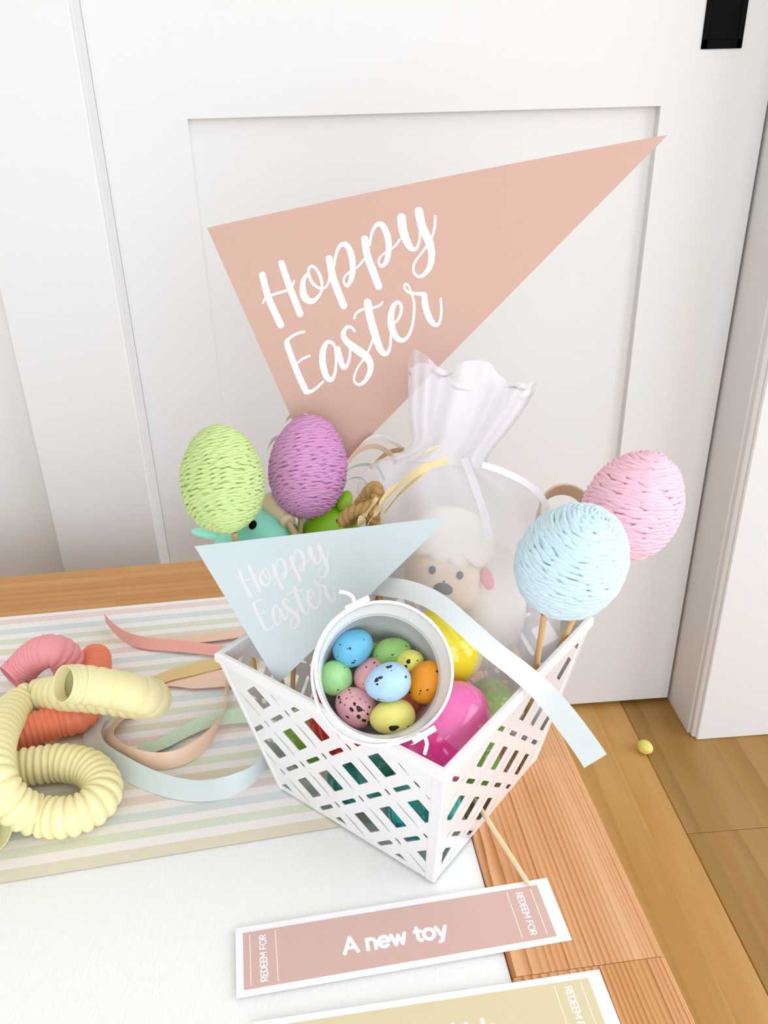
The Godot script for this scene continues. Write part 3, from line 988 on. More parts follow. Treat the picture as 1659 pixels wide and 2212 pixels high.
func candy_egg(c: String, at: Vector3, b: float, half: float, lean: Vector3, seed_: int, spots: Array, small: int, label: String) -> void:
	# lean and spots are given along the room's viewing directions (across, up, towards)
	var cb: Basis = Basis(Vector3(0.99650, -0.02209, 0.08065), Vector3(0.05658, 0.88826, -0.45584), Vector3(-0.06157, 0.45880, 0.88640))
	var ob := along(cb * lean, seed_ * 1.7)
	var uvs := []
	for q in spots:
		var n := Vector3(q.x, q.y, sqrt(maxf(1.0 - q.x * q.x - q.y * q.y, 0.0)))
		var l := ob.inverse() * (cb * n)
		uvs.append(Vector3(fposmod(atan2(l.z, l.x) / TAU, 1.0), acos(clampf(l.y, -1.0, 1.0)) / PI, q.z * 1.35))
	var m := mat("shell_%d" % seed_, Color.WHITE, 0.55, {"albedo_texture": speckle_picture(seed_ * 13, hexc(c), uvs, small)})
	var o := part(self, "speckled_egg", egg(b, half, 0.10, 22, 36, 0.012), m, true, Transform3D(ob, at))
	tag(o, label, "egg", "speckled eggs in the tin bucket")

# ------------------------------------------------------------------ plastic eggs in the basket
func plastic_eggs() -> void:
	plastic_egg("f83fa0", "f473b4", Vector3(0.0671, 0.556, -0.4351), 0.0305, 0.0366, Vector3(0.65, 0.75, 0.0), "hot pink shiny plastic egg in the front corner of the basket")
	plastic_egg("f2dc28", "f4e13c", Vector3(0.0764, 0.5875, -0.4888), 0.0255, 0.0306, Vector3(-0.2, 0.95, 0.1), "yellow shiny plastic egg beside the tin bucket rim")
	plastic_egg("a6d571", "b5dc86", Vector3(0.1055, 0.535, -0.4733), 0.0215, 0.0258, Vector3(0.2, 0.9, 0.2), "light green plastic egg behind the hot pink egg")
	plastic_egg("2fb3a8", "46c0b6", Vector3(0.0541, 0.4927, -0.4382), 0.0270, 0.0324, Vector3(0.2, 0.9, -0.3), "teal plastic egg at the bottom front corner of the basket")
	plastic_egg("d3281f", "e0402a", Vector3(0.0004, 0.5407, -0.4742), 0.0265, 0.0318, Vector3(-0.1, 1.0, -0.2), "red plastic egg under the tilted bucket")
	plastic_egg("7fbf2c", "93cb45", Vector3(-0.0287, 0.4964, -0.5008), 0.0200, 0.0240, Vector3(-0.3, 0.9, 0.0), "lime green plastic egg low behind the lattice wall")
	plastic_egg("7cb53c", "95c95c", Vector3(0.0954, 0.4802, -0.4807), 0.0235, 0.0282, Vector3(0.4, 0.8, 0.0), "leaf green plastic egg low behind the lattice wall under the pink egg")
	plastic_egg("2fa79a", "49b7ab", Vector3(0.0108, 0.4784, -0.4753), 0.0220, 0.0264, Vector3(0.9, 0.3, 0.0), "dark teal plastic egg on the basket floor beside the red egg")

func plastic_egg(c: String, c2: String, at: Vector3, b: float, half: float, lean: Vector3, label: String) -> void:
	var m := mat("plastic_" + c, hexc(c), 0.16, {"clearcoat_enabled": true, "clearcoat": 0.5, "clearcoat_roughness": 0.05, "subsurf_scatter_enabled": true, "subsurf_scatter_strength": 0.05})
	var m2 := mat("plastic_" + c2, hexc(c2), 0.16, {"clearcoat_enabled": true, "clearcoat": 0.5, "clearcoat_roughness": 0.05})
	var cb: Basis = Basis(Vector3(0.99650, -0.02209, 0.08065), Vector3(0.05658, 0.88826, -0.45584), Vector3(-0.06157, 0.45880, 0.88640))
	var o := thing("plastic_egg", label, "egg", at, along(cb * lean, 0.6), "plastic eggs in the basket")
	for e in 2:
		var rows := []
		var n := 16
		for i in n + 1:
			var t := (PI * 0.5) * i / n if e == 0 else PI * 0.5 + (PI * 0.5) * i / n
			t = clampf(t, 0.015, PI - 0.015)
			var q := egg_profile(t, b * (1.0 if e == 0 else 1.008), half, 0.12)
			var row := PackedVector3Array()
			for j in 40:
				var a := TAU * j / 40.0
				row.append(Vector3(cos(a) * q.x, q.y, sin(a) * q.x))
			rows.append(row)
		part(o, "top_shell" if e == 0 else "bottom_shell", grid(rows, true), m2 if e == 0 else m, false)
	# small moulded vent rings at the tip
	for k in 3:
		var t := 0.30
		var q := egg_profile(t, b, half, 0.12)
		var a := TAU * k / 3.0 + 0.4
		var pos := Vector3(cos(a) * q.x, q.y, sin(a) * q.x)
		var ring := TorusMesh.new()
		ring.inner_radius = 0.0008
		ring.outer_radius = 0.0019
		ring.rings = 14
		ring.ring_segments = 8
		part(o, "vent_ring", ring, m2, false, Transform3D(along(Vector3(cos(a) * 0.35, 1.0, sin(a) * 0.35)), pos))

# ------------------------------------------------------------------ toys in the basket
func toys() -> void:
	var cb: Basis = Basis(Vector3(0.99650, -0.02209, 0.08065), Vector3(0.05658, 0.88826, -0.45584), Vector3(-0.06157, 0.45880, 0.88640))
	# mint toy
	var mint := mat("mint_plastic", hexc("98ecd5"), 0.25, {"clearcoat_enabled": true, "clearcoat": 0.3, "subsurf_scatter_enabled": true, "subsurf_scatter_strength": 0.1})
	var a := thing("bath_toy", "mint green plastic bath toy with a dark eye behind the green egg", "toy", Vector3(-0.067, 0.6297, -0.5778))
	part(a, "body", egg(0.0354, 0.026, 0.15, 24, 40), mint, true, Transform3D(cb * Basis(Vector3.BACK, 0.15), Vector3(-0.0579, 0.6317, -0.5782)))
	part(a, "fin", egg(0.5, 0.5, 0.0, 18, 28), mint, true, Transform3D((cb * Basis(Vector3.BACK, -0.12)).scaled_local(Vector3(0.0401, 0.0093, 0.02)), Vector3(-0.09, 0.6394, -0.5788)))
	part(a, "eye", egg(0.0028, 0.0036, 0.0, 12, 16), M.black_metal, true, Transform3D(cb * Basis(Vector3.BACK, -0.5), Vector3(-0.0589, 0.6592, -0.553)))
	# lime toy
	var lime := mat("lime_plastic", hexc("93cf16"), 0.3, {"clearcoat_enabled": true, "clearcoat": 0.3, "subsurf_scatter_enabled": true, "subsurf_scatter_strength": 0.1})
	var b := thing("plastic_toy", "lime green plastic toy with rounded bumps behind the purple egg", "toy", Vector3(-0.0024, 0.6242, -0.5761))
	part(b, "body", egg(0.024, 0.0309, 0.1, 24, 40), lime, true, Transform3D(cb * Basis(Vector3.BACK, 0.2), Vector3(-0.0016, 0.6313, -0.5797)))
	for e in [[745, 1082, 17, 24, -0.4], [762, 1124, 16, 22, -0.7]]:
		var pos: Vector3 = Vector3(0.0103, 0.6623, -0.578) if e[0] == 745 else Vector3(0.0161, 0.6483, -0.5704)
		part(b, "bump", egg(e[2] * 0.645 / 1814.0, e[3] * 0.645 / 1814.0, 0.2, 16, 24), lime, true, Transform3D(cb * Basis(Vector3.BACK, e[4]), pos))
	# turned wooden handle
	var c := thing("ribbon_wand", "pale turned wooden wand end with a thin dowel between the green and purple eggs", "toy", Vector3(-0.0307, 0.6459, -0.5611), Basis())
	var d0: Vector3 = Vector3(-0.048, 0.6611, -0.5894)
	var d1: Vector3 = Vector3(-0.0329, 0.6542, -0.5622)
	var wood := mat("turned_wood", hexc("e2cda8"), 0.6)
	var hb := along(d0 - d1)
	part(c, "grip", lathe(PackedVector2Array([Vector2(0.0004, 0.0), Vector2(0.0042, 0.0), Vector2(0.0060, 0.0008), Vector2(0.0060, 0.0042), Vector2(0.0054, 0.0056), Vector2(0.0058, 0.0065), Vector2(0.0070, 0.012), Vector2(0.0088, 0.020), Vector2(0.0090, 0.026), Vector2(0.0075, 0.032), Vector2(0.0004, 0.034)]), 28), wood, true, Transform3D(hb, d1))
	part(c, "dowel", tube(PackedVector3Array([d1, Vector3(-0.0263, 0.643, -0.5514)]), 0.0024, 10), M.bamboo, true)

# ------------------------------------------------------------------ organza bag with the lamb toy
func organza() -> void:
	var cb: Basis = Basis(Vector3(0.99650, -0.02209, 0.08065), Vector3(0.05658, 0.88826, -0.45584), Vector3(-0.06157, 0.45880, 0.88640))
	var cream := mat("lamb_face", hexc("ecd3b8"), 0.8)
	var wool := mat("lamb_wool", hexc("f3ecdc"), 0.9)
	var lt := thing("lamb_toy", "cream lamb toy with scalloped wool cap and dark nose inside the organza bag", "toy", Vector3(0.0806, 0.597, -0.5224))
	var tilt := cb * Basis(Vector3.BACK, -0.19)
	var rot := func(x: float, y: float, z: float) -> Vector3:
		return Vector3(0.0785, 0.6229, -0.5191) + tilt * Vector3(x, y, z)
	# rounded square head
	var rows := []
	for i in 21:
		var t := -PI / 2 + PI * i / 20.0
		var row := PackedVector3Array()
		for j in 40:
			var a := TAU * j / 40.0
			var cx := signf(cos(a)) * pow(absf(cos(a)), 0.62)
			var cy := signf(sin(a)) * pow(absf(sin(a)), 0.62)
			var ct := pow(maxf(cos(t), 0.002), 0.55)
			row.append(rot.call(cx * ct * 0.0285, cy * ct * 0.021 - 0.001, -sin(t) * 0.014 - 0.008))
		rows.append(row)
	part(lt, "head", grid(rows, true), cream)
	part(lt, "wool_cap", wool_cap(rot), wool)
	for e in [[-0.0098, 0.0036], [0.0106, 0.0036]]:
		part(lt, "eye", egg(0.0026, 0.0031, 0.0, 12, 16), M.dark_nose, true, Transform3D(tilt, rot.call(e[0], e[1] + 0.002, 0.0058)))
	part(lt, "nose", egg(0.5, 0.5, 0.12, 16, 24), M.dark_nose, true, Transform3D(tilt.scaled_local(Vector3(0.0145, 0.0088, 0.006)), rot.call(0.0005, -0.0062, 0.0058)))
	part(lt, "ear", egg(0.5, 0.5, 0.1, 16, 24), mat("ear_pink", hexc("f08f92"), 0.7), true, Transform3D((tilt * Basis(Vector3.BACK, 0.5)).scaled_local(Vector3(0.009, 0.017, 0.006)), rot.call(0.0315, 0.0065, -0.002)))
	part(lt, "body", egg(0.035, 0.054, -0.05, 22, 36), mat("lamb_body", hexc("efe6d8"), 0.9), true, Transform3D(cb * Basis(Vector3.BACK, 0.05), Vector3(0.1129, 0.5828, -0.5467)))
	# the bag: outline points down both sides, with depth, thickness and fold strength
	var bag := thing("organza_bag", "sheer white organza gift bag gathered at the neck with a frilled top", "bag", Vector3(0.0961, 0.5345, -0.5059))
	var outline := [
		[Vector3(0.1428, 0.5304, -0.4949), Vector3(0.0563, 0.5324, -0.5019), 0.020, 0.02],
		[Vector3(0.161, 0.5395, -0.4983), Vector3(0.0455, 0.5389, -0.5061), 0.040, 0.03],
		[Vector3(0.1652, 0.5613, -0.5094), Vector3(0.0361, 0.5579, -0.5166), 0.052, 0.03],
		[Vector3(0.1686, 0.5926, -0.5253), Vector3(0.0294, 0.5898, -0.5392), 0.052, 0.04],
		[Vector3(0.1685, 0.624, -0.5416), Vector3(0.0245, 0.6247, -0.5576), 0.046, 0.05],
		[Vector3(0.1666, 0.6492, -0.5547), Vector3(0.0212, 0.6555, -0.5681), 0.036, 0.07],
		[Vector3(0.1551, 0.6679, -0.5596), Vector3(0.0202, 0.6781, -0.5742), 0.026, 0.12],
		[Vector3(0.1332, 0.683, -0.5633), Vector3(0.0314, 0.6939, -0.576), 0.019, 0.2],
		[Vector3(0.1169, 0.6934, -0.5642), Vector3(0.0521, 0.7022, -0.5732), 0.013, 0.3],
		[Vector3(0.1203, 0.7028, -0.5654), Vector3(0.062, 0.7111, -0.5737), 0.013, 0.32],
		[Vector3(0.1326, 0.7177, -0.5677), Vector3(0.0604, 0.7269, -0.5775), 0.018, 0.34],
		[Vector3(0.1451, 0.7336, -0.5717), Vector3(0.0607, 0.7475, -0.5848), 0.024, 0.36],
		[Vector3(0.1529, 0.7477, -0.5751), Vector3(0.0616, 0.7677, -0.5918), 0.028, 0.38]]
	var film := mat("organza", Color(0.95, 0.93, 0.955, 0.29), 0.55, {"transparency": BaseMaterial3D.TRANSPARENCY_ALPHA, "cull_mode": BaseMaterial3D.CULL_DISABLED})
	var right := []
	var left := []
	var wide := []
	for q in outline:
		right.append(q[0])
		left.append(q[1])
		wide.append(Vector3(q[2], q[3], 0))
	var rp := smooth(right, 6)
	var lp := smooth(left, 6)
	var wp := smooth(wide, 6)
	var n := 120
	var grid_rows := []
	for i in rp.size():
		var v := float(i) / float(rp.size() - 1)
		var mid := (rp[i] + lp[i]) * 0.5
		var x := (rp[i] - lp[i]) * 0.5
		var z := -cb.z * -1.0
		var row := PackedVector3Array()
		for j in n:
			var a := TAU * j / n
			var fold := 0.55 * sin(a * 7.0 + 0.8 + v * 2.0) + 0.35 * sin(a * 13.0 + v * 3.0) + 0.2 * sin(a * 3.0 + 1.0)
			var kz := wp[i].x * (sin(a) + wp[i].y * fold * 1.3)
			var kx := cos(a) * (1.0 + wp[i].y * 0.12 * fold * absf(sin(a)))
			var q := mid + x * kx + z * kz
			if v > 0.97:
				q += cb.y * 0.005 * sin(a * 5.0 + 0.6)
			row.append(q)
		grid_rows.append(row)
	var cut := 44
	part(bag, "pouch", grid(grid_rows.slice(0, cut + 1), true), film)
	var frill := mat("organza_folded", Color(0.955, 0.935, 0.96, 0.42), 0.5, {"transparency": BaseMaterial3D.TRANSPARENCY_ALPHA, "cull_mode": BaseMaterial3D.CULL_DISABLED})
	part(bag, "frill", grid(grid_rows.slice(cut), true), frill)
	# the long white tie that falls over the shoulder
	var satin := mat("white_satin", hexc("f6f4f7"), 0.4)
	part(bag, "tie", band([Vector3(0.11, 0.7007, -0.547), Vector3(0.1218, 0.6981, -0.5414), Vector3(0.1377, 0.6911, -0.5356), Vector3(0.149, 0.6821, -0.5313), Vector3(0.1551, 0.6711, -0.5286)], [cb.y, cb.y, cb.y + cb.x * 0.4, cb.y + cb.x, cb.x], 0.0048), satin)
	part(bag, "tie", band([Vector3(0.0966, 0.7059, -0.5484), Vector3(0.1013, 0.6936, -0.5349), Vector3(0.1068, 0.6757, -0.5185), Vector3(0.1097, 0.6596, -0.51)], [cb.x, cb.x, cb.x, cb.x], 0.0055), film)

# a soft cap with a scalloped lower edge
func wool_cap(rot: Callable) -> ArrayMesh:
	var rows := []
	for k in 13:
		var f := 1.0 - k / 12.0
		var row := PackedVector3Array()
		for j in 96:
			var a := TAU * j / 96.0
			var x := cos(a) * 0.0325
			var y := sin(a) * (0.026 if sin(a) > 0.0 else 0.0145)
			if sin(a) < 0.0:
				y -= 0.0042 * absf(sin((x + 0.0325) / 0.065 * PI * 4.0)) * clampf(-sin(a) * 3.0, 0.0, 1.0)
			row.append(rot.call(x * f, 0.028 + y * f, 0.0022 + 0.0050 * sqrt(maxf(1.0 - pow(f, 4.0), 0.0))))
		rows.append(row)
	return grid(rows, true)

# ------------------------------------------------------------------ pennants
func flags() -> void:
	var w := 2048
	var h := 1560
	var k := w / 996.0
	var im := Image.create(w, h, false, Image.FORMAT_RGB8)
	im.fill(hexc("caa494"))
	paint(im, hoppy_easter(), hexc("f6eef0"), func(v: Vector3) -> Vector3:
		return Vector3((540.0 + v.x / 3.95 - 447.0) * k, (430.0 + v.y / 3.95 - 291.0) * k, v.z / 3.95 * k))
	pennant("large blush pink paper pennant with white script lettering against the door", [Vector3(-0.0828, 0.8517, -0.6769), Vector3(0.2798, 0.9056, -0.7022), Vector3(-0.0071, 0.6629, -0.6055)],
		[Vector2(0, 201.0 / 759.0), Vector2(1, 0), Vector2(248.0 / 996.0, 1)], im, Vector3(0.0, 0.0, 0.012), Vector3(0.0616, 0.4932, -0.549))
	var w2 := 1400
	var h2 := 918
	var k2 := w2 / 552.0
	var im2 := Image.create(w2, h2, false, Image.FORMAT_RGB8)
	im2.fill(hexc("ccd7d8"))
	paint(im2, hoppy_easter(), hexc("e4dfe0"), func(v: Vector3) -> Vector3:
		var x := 0.7444 * v.x + 0.02368 * v.y + 137.76
		var y := 0.03935 * v.x + 0.70725 * v.y + 2.08 - 0.012 * (v.x - 97.0) * (v.y - 600.0) / 1000.0
		return Vector3((480.0 + x / 5.53 - 420.0) * k2, (1150.0 + y / 5.53 - 1116.0) * k2, v.z * 0.72 / 5.53 * k2))
	pennant("pale blue paper pennant with white script lettering tucked in beside the bucket", [Vector3(-0.0994, 0.656, -0.5316), Vector3(0.0795, 0.6847, -0.5002), Vector3(-0.0445, 0.5767, -0.4698)],
		[Vector2(0, 64.0 / 362.0), Vector2(1, 0), Vector2(180.0 / 552.0, 1)], im2, Vector3(0.0, 0.0, 0.004), Vector3(-0.0367, 0.5093, -0.4965))

func pennant(label: String, c: Array, uv: Array, im: Image, bow: Vector3, foot: Vector3) -> void:
	var o := thing("pennant", label, "pennant", foot, Basis(), "paper pennants on sticks")
	var cb: Basis = Basis(Vector3(0.99650, -0.02209, 0.08065), Vector3(0.05658, 0.88826, -0.45584), Vector3(-0.06157, 0.45880, 0.88640))
	var st := SurfaceTool.new()
	st.begin(Mesh.PRIMITIVE_TRIANGLES)
	var n := 24
	var first := []
	for side in 2:
		for i in n + 1:
			for j in n + 1 - i:
				# a at the upper hoist corner, b the tip, c the lower hoist corner
				var fb := float(i) / n
				var fc := float(j) / n
				var fa := 1.0 - fb - fc
				var q: Vector3 = c[0] * fa + c[1] * fb + c[2] * fc
				q += cb.z * bow.z * sin(fb * PI) * 0.5 - cb.z * (0.0 if side == 0 else 0.0004)
				st.set_uv(uv[0] * fa + uv[1] * fb + uv[2] * fc)
				st.add_vertex(q)
	var row := func(i: int) -> int:
		return i * (n + 1) - i * (i - 1) / 2
	var total := (n + 1) * (n + 2) / 2
	for side in 2:
		for i in n:
			for j in n - i:
				var a: int = row.call(i) + j + side * total
				var b: int = row.call(i + 1) + j + side * total
				var tris := [a, b, a + 1]
				if j < n - i - 1:
					tris += [a + 1, b, b + 1]
				for t in range(0, tris.size(), 3):
					if side == 0:
						st.add_index(tris[t]); st.add_index(tris[t + 1]); st.add_index(tris[t + 2])
					else:
						st.add_index(tris[t]); st.add_index(tris[t + 2]); st.add_index(tris[t + 1])
	st.generate_normals()
	var m := StandardMaterial3D.new()
	m.resource_name = "printed_card"
	m.roughness = 0.75
	m.albedo_texture = texture(im)
	part(o, "paper", st.commit(), m)
	var along_hoist: Vector3 = (c[2] - c[0]).normalized()
	var inside: Vector3 = (c[1] - c[0]).normalized() * 0.006 - cb.z * 0.002
	part(o, "stick", tube(PackedVector3Array([c[0] + inside + along_hoist * 0.01, c[2] + inside - along_hoist * 0.01, foot]), 0.0016, 10), M.bamboo)

# ------------------------------------------------------------------ string-wrapped eggs on sticks
func wrapped_eggs() -> void:
	wrapped_egg("c6da92", Vector3(-0.0769, 0.6981, -0.5519), 0.0304, 0.0394, Vector3(-0.10, 1.0, -0.05), 34, 0.08, [Vector3(-0.071, 0.6622, -0.5374), Vector3(-0.0643, 0.5176, -0.5162)], M.bamboo, 1, 1.00, "lime green paper-string egg on a stick above the blue pennant")
	wrapped_egg("d094bf", Vector3(-0.0161, 0.6883, -0.5877), 0.0303, 0.0402, Vector3(0.08, 1.0, -0.05), 36, 0.10, [Vector3(-0.024, 0.6531, -0.5723), Vector3(-0.0373, 0.5384, -0.5386), Vector3(-0.0405, 0.5105, -0.5221)], M.bamboo, 2, 1.00, "purple paper-string egg on a stick overlapping the pink pennant")
	wrapped_egg("f9c8d6", Vector3(0.2101, 0.6804, -0.5092), 0.0344, 0.0415, Vector3(0.42, 0.88, 0.35), 30, 0.14, [Vector3(0.1874, 0.6434, -0.4962), Vector3(0.1608, 0.5707, -0.4942), Vector3(0.1392, 0.5015, -0.4971)], M.bamboo, 3, 0.55, "pink paper-string egg on a stick behind the light blue egg")
	wrapped_egg("d2e9f1", Vector3(0.1492, 0.677, -0.4462), 0.0351, 0.0409, Vector3(0.36, 0.72, 0.62), 30, 0.14, [Vector3(0.1323, 0.6421, -0.4406), Vector3(0.1366, 0.5805, -0.4648), Vector3(0.1352, 0.5199, -0.4765)], M.bamboo, 4, 0.50, "light blue paper-string egg on a stick over the basket rim")

func wrapped_egg(c: String, at: Vector3, b: float, half: float, lean: Vector3, turns: int, skew: float, stick: Array, sm: Material, seed_: int, relief: float, label: String) -> void:
	var cb: Basis = Basis(Vector3(0.99650, -0.02209, 0.08065), Vector3(0.05658, 0.88826, -0.45584), Vector3(-0.06157, 0.45880, 0.88640))
	var o := thing("wrapped_egg", label, "egg decoration", stick[stick.size() - 1], Basis(), "wrapped eggs on sticks")
	var ob := along(cb * lean, seed_ * 1.1)
	var r := RandomNumberGenerator.new()
	r.seed = seed_
	var n := FastNoiseLite.new()
	n.seed = seed_
	n.frequency = 1.0
	var pitch := PI * half * 0.86 / turns
	var rr := pitch * lerpf(0.76, 0.66, relief)
	var path := PackedVector3Array()
	var outs := PackedVector3Array()
	var k := 0.07
	# a coil from tip to foot; each turn leans a little across the egg
	var steps := turns * 100
	for i in steps + 1:
		var f := float(i) / steps
		var a := TAU * turns * f
		var t := lerpf(0.07, PI - 0.07, f)
		t = clampf(t + skew * sin(a + 0.6) * sin(t) + n.get_noise_2d(cos(a) * 0.8 + f * 9.0, sin(a) * 0.8) * 0.05, 0.05, PI - 0.05)
		var q := egg_profile(t, b - rr, half - rr, k)
		var v := Vector3(cos(a) * q.x, q.y, sin(a) * q.x)
		var lift := rr * 0.3 * n.get_noise_2d(a * 0.9, 7.0)
		var out := Vector3(cos(a) * sin(t), cos(t) * b / half, sin(a) * sin(t)).normalized()
		path.append(v + out * lift)
		outs.append(out)
	# two plies twisted round each other all along the coil
	var plies := []
	for ply in 2:
		var rows := []
		var walked := 0.0
		var last := path[0]
		for i in range(0, path.size()):
			walked += path[i].distance_to(last)
			last = path[i]
			var t := (path[mini(i + 1, path.size() - 1)] - path[maxi(i - 1, 0)]).normalized()
			var up := (outs[i] - t * outs[i].dot(t)).normalized()
			var side := t.cross(up)
			var tw := walked / lerpf(0.040, 0.020, relief) * TAU + ply * PI + n.get_noise_1d(walked * 40.0) * 1.6
			var mid := path[i] + (side * cos(tw) * 0.46 + up * sin(tw) * 0.34 * relief) * rr
			var fat := rr * (0.66 + 0.10 * n.get_noise_1d(walked * 90.0 + ply * 50.0))
			var row := PackedVector3Array()
			for j in 6:
				var a := TAU * j / 6.0 + tw
				row.append(mid + side * cos(a) * fat + up * sin(a) * fat)
			rows.append(row)
		plies.append(grid(rows, true, true))
	var m := mat("paper_string_%d" % seed_, hexc(c), 0.75)
	var tr := Transform3D(ob, at)
	part(o, "string_wrap", join(plies), m, true, tr)
	part(o, "core", egg(b - rr * 1.2, half - rr * 1.2, k, 20, 32), m, true, tr)
	var sp := smooth(stick, 6)
	part(o, "stick", tube(sp, 0.0021, 10), sm)

# ------------------------------------------------------------------ jute knot with raffia
func twine() -> void:
	var cb: Basis = Basis(Vector3(0.99650, -0.02209, 0.08065), Vector3(0.05658, 0.88826, -0.45584), Vector3(-0.06157, 0.45880, 0.88640))
	var o := thing("jute_knot", "knotted brown jute rope with loose pale raffia strands in front of the organza bag", "rope", Vector3(0.0281, 0.6234, -0.4946))
	var jute := mat("jute", hexc("b08a56"), 0.9)
	var raffia := mat("raffia", hexc("e4cf9e"), 0.7)
	rope(o, [Vector3(0.0111, 0.666, -0.5359), Vector3(0.0168, 0.6736, -0.5372), Vector3(0.0231, 0.6821, -0.5366), Vector3(0.028, 0.6893, -0.5378), Vector3(0.0319, 0.6913, -0.5362), Vector3(0.0324, 0.6857, -0.5311), Vector3(0.0289, 0.6779, -0.5273), Vector3(0.0286, 0.6697, -0.5253), Vector3(0.0301, 0.66, -0.5224)], 0.0050, jute)
	rope(o, [Vector3(0.0063, 0.6677, -0.5304), Vector3(0.0112, 0.6744, -0.5312), Vector3(0.018, 0.6787, -0.5307), Vector3(0.0245, 0.6806, -0.529), Vector3(0.0299, 0.6829, -0.5298)], 0.0048, jute)
	rope(o, [Vector3(0.0326, 0.656, -0.5224), Vector3(0.0334, 0.6394, -0.5115), Vector3(0.0319, 0.6321, -0.5034), Vector3(0.0291, 0.6222, -0.4962)], 0.0026, jute)
	for q in [
		[[Vector3(0.0236, 0.6688, -0.5207), Vector3(0.0306, 0.6806, -0.5218), Vector3(0.0432, 0.6959, -0.5221), Vector3(0.0595, 0.7087, -0.523), Vector3(0.0725, 0.7144, -0.524), Vector3(0.0829, 0.7166, -0.5255)], 0.0042],
		[[Vector3(0.0264, 0.674, -0.5209), Vector3(0.0384, 0.6919, -0.5237), Vector3(0.0531, 0.7037, -0.5232), Vector3(0.0677, 0.7119, -0.5241), Vector3(0.0808, 0.7133, -0.5239)], 0.0028],
		[[Vector3(0.0335, 0.673, -0.5199), Vector3(0.0376, 0.6809, -0.5203), Vector3(0.0469, 0.693, -0.5203), Vector3(0.0611, 0.7049, -0.5232), Vector3(0.0694, 0.7099, -0.5252)], 0.0024],
		[[Vector3(0.0181, 0.6695, -0.5214), Vector3(0.0221, 0.677, -0.5228), Vector3(0.0269, 0.6836, -0.5236), Vector3(0.0321, 0.6893, -0.5262)], 0.0052],
		[[Vector3(0.0641, 0.7168, -0.5292), Vector3(0.0675, 0.7204, -0.5308), Vector3(0.0734, 0.7229, -0.5317), Vector3(0.079, 0.7232, -0.5326)], 0.0012]]:
		var dirs := []
		for i in q[0].size():
			dirs.append(cb.y + cb.x * 0.6 + cb.z * (0.35 * sin(i * 2.0)))
		var wmax: float = q[1] * 1.5
		part(o, "raffia_strand", band(q[0], dirs, func(f: float) -> float: return wmax * (0.25 + 0.75 * sin(clampf(f * 0.94 + 0.04, 0.0, 1.0) * PI)), 0.0003), raffia)
	# stray fibres
	var r := RandomNumberGenerator.new()
	r.seed = 31
	var list := []
	for i in 110:
		var s: Vector3 = (Vector3(0.0295, 0.6896, -0.531)).lerp(Vector3(0.0145, 0.6748, -0.5301), r.randf())
		var d := cb * Vector3(r.randf_range(-1, 1), r.randf_range(-0.4, 1.2), r.randf_range(0.0, 0.6)) * r.randf_range(0.004, 0.011)
		list.append(tube(smooth([s, s + d * 0.6 + cb.x * 0.001, s + d + cb * Vector3(r.randf_range(-0.003, 0.003), 0.0, 0.0)], 4), 0.00016, 4))
	var fuzz := part(o, "loose_fibres", join(list), jute)
	fuzz.set_meta("kind", "stuff")

# two plies wound round each other
func rope(o: Node3D, pts: Array, r: float, m: Material) -> void:
	var path := even(smooth(pts, 10), 0.0012)
	var fr := frames(path)
	for s in 3:
		var p := PackedVector3Array()
		for i in path.size():
			var a := i * 0.0012 / 0.016 * TAU + s * TAU / 3.0
			p.append(path[i] + (fr[i][1] * cos(a) + fr[i][2] * sin(a)) * r * 0.55)
		part(o, "ply", tube(p, r * 0.56, 9), m)

